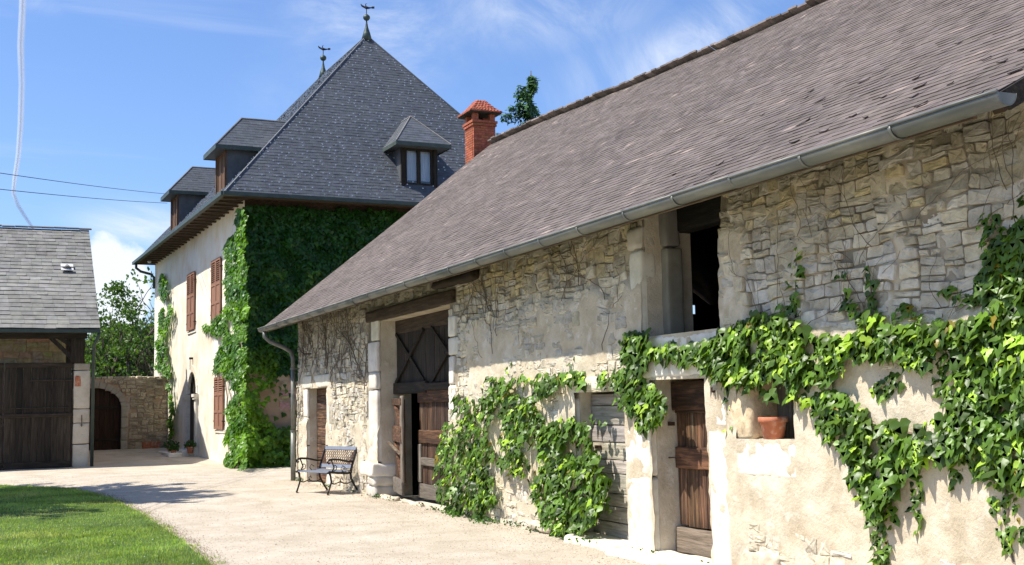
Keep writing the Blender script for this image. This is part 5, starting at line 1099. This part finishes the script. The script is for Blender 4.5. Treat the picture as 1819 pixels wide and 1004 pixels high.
# bare root web clinging to the walls
web = empty('bare_creeper', (BX-.02, 22, 2), 'web of bare creeper stems clinging to the barn wall under the eave', 'creeper'); mb = MB()
def creep(y, z, ang, L, r, box_):
    P = [Vector((BX-max(.0, woff(y, z))-.022, y, z))]; n = int(L/.07)
    for i in range(n):
        ang += rr(-.45, .45); ang = max(.2, min(2.95, ang)); y += .07*math.cos(ang); z += .07*math.sin(ang)
        if not (box_[0] < y < box_[1] and box_[2] < z < box_[3]): break
        if any(o[0]-.03 < y < o[1]+.03 and o[2] < z < o[3] for o in OPEN.values()): break
        P.append(Vector((BX-max(.0, woff(y, z))-.026-rr(0, .012), y, z)))
        if rnd() < .13 and L > .4: creep(y, z, ang+rr(-1.0, 1.0), L*.55, r*.7, box_)
    if len(P) > 2: tube(mb, P, [r*(1-.5*i/len(P)) for i in range(len(P))], 4, cap=False)
for i in range(30): creep(rr(21.0, 26.4), rr(1.9, 2.6), rr(.9, 2.2), rr(.8, 2.0), rr(.005, .010), (20.9, 26.5, 1.9, 3.6))
for i in range(12): creep(rr(11.4, 16.6), rr(1.9, 3.0), rr(.9, 2.2), rr(.5, 1.6), rr(.003, .006), (11.3, 16.8, 1.9, 3.6))
for i in range(16): creep(rr(5.8, 9.2), rr(2.0, 3.0), rr(.7, 2.4), rr(.5, 1.4), rr(.002, .004), (5.6, 9.3, 1.9, 3.7))
for i in range(0): creep(rr(5.8, 9.2), rr(.1, 1.4), rr(.9, 2.2), rr(.4, 1.2), rr(.003, .005), (5.6, 9.3, 0, 2.1))
mb.build('stems', 'vine_stem', web, kind='stuff')
# small weeds at the wall foot
mb = MB()
for i in range(900):
    y = 9.8+17*rnd(); 
    if noise.noise(Vector((y*1.7, 0, 3))) < .05: continue
    leaf_quad(mb, Vector((6.34-abs(random.gauss(0, .06)), y, rr(.0, .07))), .035)
for (cy, cx_) in ((15.0, 6.15), (12.1, 6.25), (16.3, 6.2)):
    for i in range(60): leaf_quad(mb, Vector((cx_+random.gauss(0, .08), cy+random.gauss(0, .2), rr(.01, .08))), .04, (1.5, 1.4, 1))
mb.build('wall_foot_weeds', 'house_ivy_leaf', kind='stuff', label='small green weeds along the foot of the barn wall')

# ------------------------------------------------------------------ ivy on the farmhouse
def house_ivy(name, label, plane_p, plane_n, polys, step, thick, size, keep_fn=None, tint_fn=None, layers=2, lean=0.0):
    P0_ = at_p(*polys[0][0], plane_p, plane_n); v = empty(name, (P0_.x, P0_.y, .05), label, 'ivy', 'ivy on the farmhouse'); mb = MB(); big = []
    for k in range(layers):
        for (px, py) in sample(polys, step):
            if keep_fn and not keep_fn(px, py): continue
            d = thick(px, py)*(k+rnd())/layers+.03; q = at_p(px, py, plane_p-plane_n*(-d), plane_n)
            if q.z < .03: q.z = .03+rnd()*.05
            s = size*rr(.7, 1.35); R = leaf_rot(plane_n, .6); g_ = LGS[random.randrange(4)]; t = tint_fn(px, py); kk = rr(.6, 1.35); mb_t = (t[0]*kk, t[1]*kk, t[2]*kk); big.append((q, s, R, g_, mb_t))
    for i, (q, s, R, g_, tt) in enumerate(big): mb.add([q+R @ (p*s) for p in g_[0]], g_[1], tt)
    mb.build('leaves', 'house_ivy_leaf', v, kind='stuff'); return v
def sth(px, py):      # thickness of the growth on the end wall, swelling at the corner and the foot
    t = .18+.26*noise.noise(Vector((px*.03, py*.03, 0))); e = max(0, 1-abs(px-425)/34); t += .50*e*(1 if py > 430 else .4)*(.6+.8*abs(noise.noise(Vector((py*.03, 1, 5))))); t += .85*max(0, min(1, (py-740)/35))*(1 if px < 500 else .75)*(.75+.5*noise.noise(Vector((px*.05, py*.05, 9)))); t += .50*max(0, 1-((px-450)/40)**2-((py-710)/55)**2); return max(.05, t)
def skeep(px, py):
    g_ = noise.noise(Vector((px*.025, py*.03, 12)))*.5+noise.noise(Vector((px*.08, py*.08, 2)))*.25
    if ((px-505)/42)**2+((py-712)/48)**2+g_ < 1.0 and py > 645: return rnd() < .05
    if ((px-455)/26)**2+((py-675)/20)**2+g_ < 1.0: return rnd() < .25
    if ((px-470)/16)**2+((py-768)/10)**2+g_ < 1.0: return rnd() < .4
    return True
def sty(px, py):  # sunny patches and dim top put into the tint, with paler young leaves
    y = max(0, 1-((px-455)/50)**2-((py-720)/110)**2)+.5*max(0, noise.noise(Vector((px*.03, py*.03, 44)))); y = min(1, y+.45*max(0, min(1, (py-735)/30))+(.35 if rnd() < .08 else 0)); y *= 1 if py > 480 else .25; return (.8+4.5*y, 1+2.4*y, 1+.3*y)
SP = H(0, 0, 0); SNn = -hd; WNn = -hn
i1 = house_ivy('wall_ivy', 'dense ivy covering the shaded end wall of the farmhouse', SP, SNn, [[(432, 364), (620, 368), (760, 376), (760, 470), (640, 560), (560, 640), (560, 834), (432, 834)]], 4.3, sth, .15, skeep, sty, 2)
def wth(px, py): return .10+.22*max(0, min(1, (px-395)/35))+.35*max(0, min(1, (py-770)/30))+.1*noise.noise(Vector((px*.05, py*.05, 0)))
def wty(px, py): y = max(0, min(1, .35+noise.noise(Vector((px*.04, py*.03, 4)))))+(.3 if rnd() < .1 else 0); return (1.5+3.2*y, 1.4+1.8*y, 1+.2*y)  # tint raised to put sunlight into the leaf colour, also young leaves
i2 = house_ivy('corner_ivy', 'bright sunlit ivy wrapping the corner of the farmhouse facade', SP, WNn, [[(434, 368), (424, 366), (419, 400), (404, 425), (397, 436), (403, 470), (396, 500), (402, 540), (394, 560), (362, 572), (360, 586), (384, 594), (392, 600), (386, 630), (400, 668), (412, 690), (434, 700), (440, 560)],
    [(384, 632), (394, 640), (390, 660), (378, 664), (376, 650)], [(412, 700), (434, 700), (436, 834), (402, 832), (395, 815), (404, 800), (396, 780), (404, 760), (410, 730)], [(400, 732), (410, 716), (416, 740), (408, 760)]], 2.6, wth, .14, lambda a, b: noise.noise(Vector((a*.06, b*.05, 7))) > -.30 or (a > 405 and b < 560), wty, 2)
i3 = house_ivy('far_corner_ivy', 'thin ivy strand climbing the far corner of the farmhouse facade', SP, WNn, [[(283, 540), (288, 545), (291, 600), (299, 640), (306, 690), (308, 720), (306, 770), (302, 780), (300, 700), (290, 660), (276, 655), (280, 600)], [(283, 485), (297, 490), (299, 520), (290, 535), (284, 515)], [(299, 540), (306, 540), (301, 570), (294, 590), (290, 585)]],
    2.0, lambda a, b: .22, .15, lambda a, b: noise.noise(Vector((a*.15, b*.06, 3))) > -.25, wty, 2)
mb = MB(); 
for k in range(9):
    P = []; px = 424+rr(-8, 14); py = 832
    while py > 480+rr(0, 160): P.append(at_p(px, py, H(0, 0)-hd*.05, -hd) if px > 434 else at_p(px, py, H(-.05, 0), -hn)); py -= 14; px += rr(-4, 4)
    if len(P) > 2: tube(mb, P, [.03*(1-.7*i/len(P)) for i in range(len(P))], 5)
mb.build('stem', 'vine_stem', i1)

# ------------------------------------------------------------------ trees
def broadleaf(name, base, h, crown_r, label, nleaf, lsz, group=None, blobs=None, bare=False, cz=.62, lean=(0, 0), tr=.16, tintb=1.0, cat='tree'):
    t = empty(name, base, label, cat, group); B = Vector(base); trunk = MB(); tips = []
    def limb(p, d, L, r, lev):
        P = [p]; n = 5
        for i in range(n): d = (d+Vector((rr(-1, 1), rr(-1, 1), rr(-.3, .7)))*.16).normalized(); p = p+d*L/n; P.append(p)
        tube(trunk, P, [max(.006, r*(1-.6*i/n)) for i in range(n+1)], 6 if lev < 2 else 4)
        if lev < (3 if bare else 3):
            for k in range(3 if lev else 6):
                a = rr(0, 6.28); e = rr(.35, .9); q = P[-1] if k == 0 else P[random.randrange(2, n+1)]; nd = (d*math.cos(e)+(d.orthogonal().normalized()*math.cos(a)+d.cross(d.orthogonal().normalized())*math.sin(a))*math.sin(e)); nd.z = abs(nd.z)*.7+.12; limb(q, nd.normalized(), L*rr(.5, .75), r*.5, lev+1)
        else: tips.append(p)
    limb(B, Vector((lean[0], lean[1], 1)).normalized(), h*.42, tr, 0); trunk.build('trunk', 'bark', t, smooth=True)
    if nleaf:
        mb = MB(); C0 = B+Vector((lean[0]*h*.5, lean[1]*h*.5, h*cz)); bl = []
        for k in range(34):
            a, q = rr(0, 6.28), rr(-1, 1); r_ = rr(.35, 1)*crown_r; bl.append((C0+Vector((math.cos(a)*r_*math.sqrt(1-q*q), math.sin(a)*r_*math.sqrt(1-q*q), q*h*(1-cz)*.92)), crown_r*rr(.22, .42)))
        for i in range(nleaf):
            c_, r_ = bl[random.randrange(len(bl))] if rnd() < .8 or not tips else (tips[random.randrange(len(tips))], crown_r*.2)
            v_ = Vector((random.gauss(0, 1), random.gauss(0, 1), random.gauss(0, .75))); v_ = v_.normalized()*r_*rnd()**.4; k = rr(.7, 1.35)*tintb; leaf_quad(mb, c_+v_, lsz*rr(.6, 1.3), (k*rr(.9, 1.25), k, k*rr(.7, 1)))
        mb.build('crown', 'tree_leaf', t, kind=None)
    return t
def gp(px, py, Y): p = at_y(px, py, Y); return (p.x, p.y)
x_, y_ = gp(205, 650, 56); broadleaf('leafy_tree', (x_, y_, .3), 7.2, 1.4, 'slender light green tree right of the left barn roof', 2200, .15, 'trees behind the courtyard wall', tr=.10, cz=.64, tintb=1.0)
x_, y_ = gp(185, 650, 60); broadleaf('leafy_tree', (x_, y_, .3), 5.4, 2.0, 'low green tree next to the left barn behind the gate', 9000, .17, 'trees behind the courtyard wall', cz=.55, tintb=1.1)
x_, y_ = gp(262, 650, 62); broadleaf('leafy_tree', (x_, y_, .3), 5.6, 2.0, 'dark bushy tree behind the courtyard wall next to the farmhouse', 10000, .17, 'trees behind the courtyard wall', cz=.5, tintb=.85)
x_, y_ = gp(222, 650, 66); broadleaf('leafy_tree', (x_, y_, .3), 5.8, 2.2, 'round green tree in the middle behind the courtyard wall', 9000, .18, 'trees behind the courtyard wall', cz=.5)
x_, y_ = gp(232, 660, 58); broadleaf('bare_tree', (x_, y_, .3), 9.0, 1.5, 'nearly bare grey-branched tree rising above the courtyard wall', 300, .2, cz=.5, lean=(.10, 0), tr=.17, bare=True)
x_, y_ = gp(262, 660, 57); broadleaf('bare_tree', (x_, y_, .3), 6.6, 1.4, 'smaller bare-topped tree between the wall and the farmhouse', 260, .2, cz=.45, lean=(.12, 0), tr=.12, bare=True)
mb = MB()
for i in range(30000):
    x = rr(-2, 12); y = rr(57, 66); z = .2+rnd()**1.1*(3.2+.9*noise.noise(Vector((x*.4, y*.4, 0)))); k = rr(.45, 1.25)*(1+.35*noise.noise(Vector((x, y, z)))); leaf_quad(mb, Vector((x, y, z)), rr(.13, .24), (k, k, k*.8))
mb.build('undergrowth', 'tree_leaf', kind='stuff', label='thick green undergrowth behind the courtyard wall')
# more trees closing the far view, beyond and beside the buildings
for (x, y, h, lab) in [(-14, 70, 9, 'tree far behind the left barn'), (22, 62, 8.5, 'tree beyond the far gable of the long barn'), (26, 58, 8.0, 'second tree beyond the far gable of the long barn')]: broadleaf('far_tree', (x, y, .3), h, 3.4, lab, 4200, .34)
# conifer behind the barn
cb = at_y(935, 240, 46); con = empty('conifer', (cb.x, 46, 0), 'tall dark spruce rising behind the barn ridge beside the chimney', 'tree'); 
top = at_y(943, 126, 46); cx_, cz_ = top.x, top.z; mb = MB(); tube(mb, [(cb.x, 46, 0), (cx_-.05, 46, cz_*.6), (cx_, 46, cz_)], [.32, .16, .02], 8); mb.build('trunk', 'bark', con, smooth=True)
br = MB(); nd = MB()
for i in range(150):
    t = rnd()**.85; z = cz_-.12-t*7.5; L = (.15+1.75*min(1, t*3.2))*rr(.5, 1.15)*(1 if i % 6 else 1.4); a = rr(0, 6.28); d = Vector((math.cos(a), math.sin(a), .12)); P = [Vector((cx_, 46, z))]
    for k in range(6): d.z -= .085*(1 if k < 3 else -1.5); d.normalize(); P.append(P[-1]+d*L/6)
    tube(br, P, [.03*(1-k/8) for k in range(7)], 4)
    for k in range(max(60, int(150*L))):
        u = rr(.12, 1); j = min(5, int(u*6)); q = P[j].lerp(P[j+1], u*6-j); dr = rr(0, .42)*(1 if rnd() < .7 else .4)*min(1, .4+L*.4); q = q+Vector((rr(-.10, .10), rr(-.10, .10), -dr)); k_ = rr(.6, 1.6); w = rr(.03, .055); l = rr(.10, .20); e = Vector((rr(-1, 1), rr(-1, 1), rr(-1.6, .2))).normalized(); s = e.orthogonal().normalized()*w
        nd.add([q-s, q+s, q+s*.6+e*l, q-s*.6+e*l], [(0, 1, 2, 3)], (k_, k_, k_*rr(.8, 1.2)))
br.build('branches', 'bark', con); nd.build('crown', 'needle', con)
# the tree left of the frame whose shade lies over the lawn and the drive
tb_ = empty('shade_tree', (-4.0, 25.4, 0), 'spreading tree just beyond the left edge, shading the lawn', 'tree'); mb = MB()
tube(mb, [(-4.0, 25.4, 0), (-4.0, 25.3, 2.5), (-3.9, 25.2, 5), (-3.8, 25.2, 8.6)], [.28, .22, .15, .03], 8); lf = MB()
for i in range(95):
    z = rr(4.4, 8.3); a = rr(0, 6.28); L = rr(2.6, 4.9)*(1-.35*(z-4.6)/3.7)*(1.12 if math.cos(a) > .3 else 1); d = Vector((math.cos(a), math.sin(a), .15)); P = [Vector((-3.9, 25.2, z))]
    for k in range(6): d = (d+Vector((rr(-.12, .12), rr(-.12, .12), -.03))).normalized(); P.append(P[-1]+d*L/6)
    for p in P:
        if p.x > -.05: p.x = -.05-rnd()*.2
    tube(mb, P, [.05*(1-k/7.5) for k in range(7)], 4)
    for k in range(210):
        u = rr(.2, 1); j = min(5, int(u*6)); q = P[j].lerp(P[j+1], u*6-j)+Vector((rr(-.3, .3), rr(-.3, .3), rr(-.15, .1))); q.x = min(q.x, -.12-rnd()*.1); leaf_quad(lf, q, rr(.16, .30))
mb.build('trunk', 'bark', tb_); lf.build('crown', 'tree_leaf', tb_)
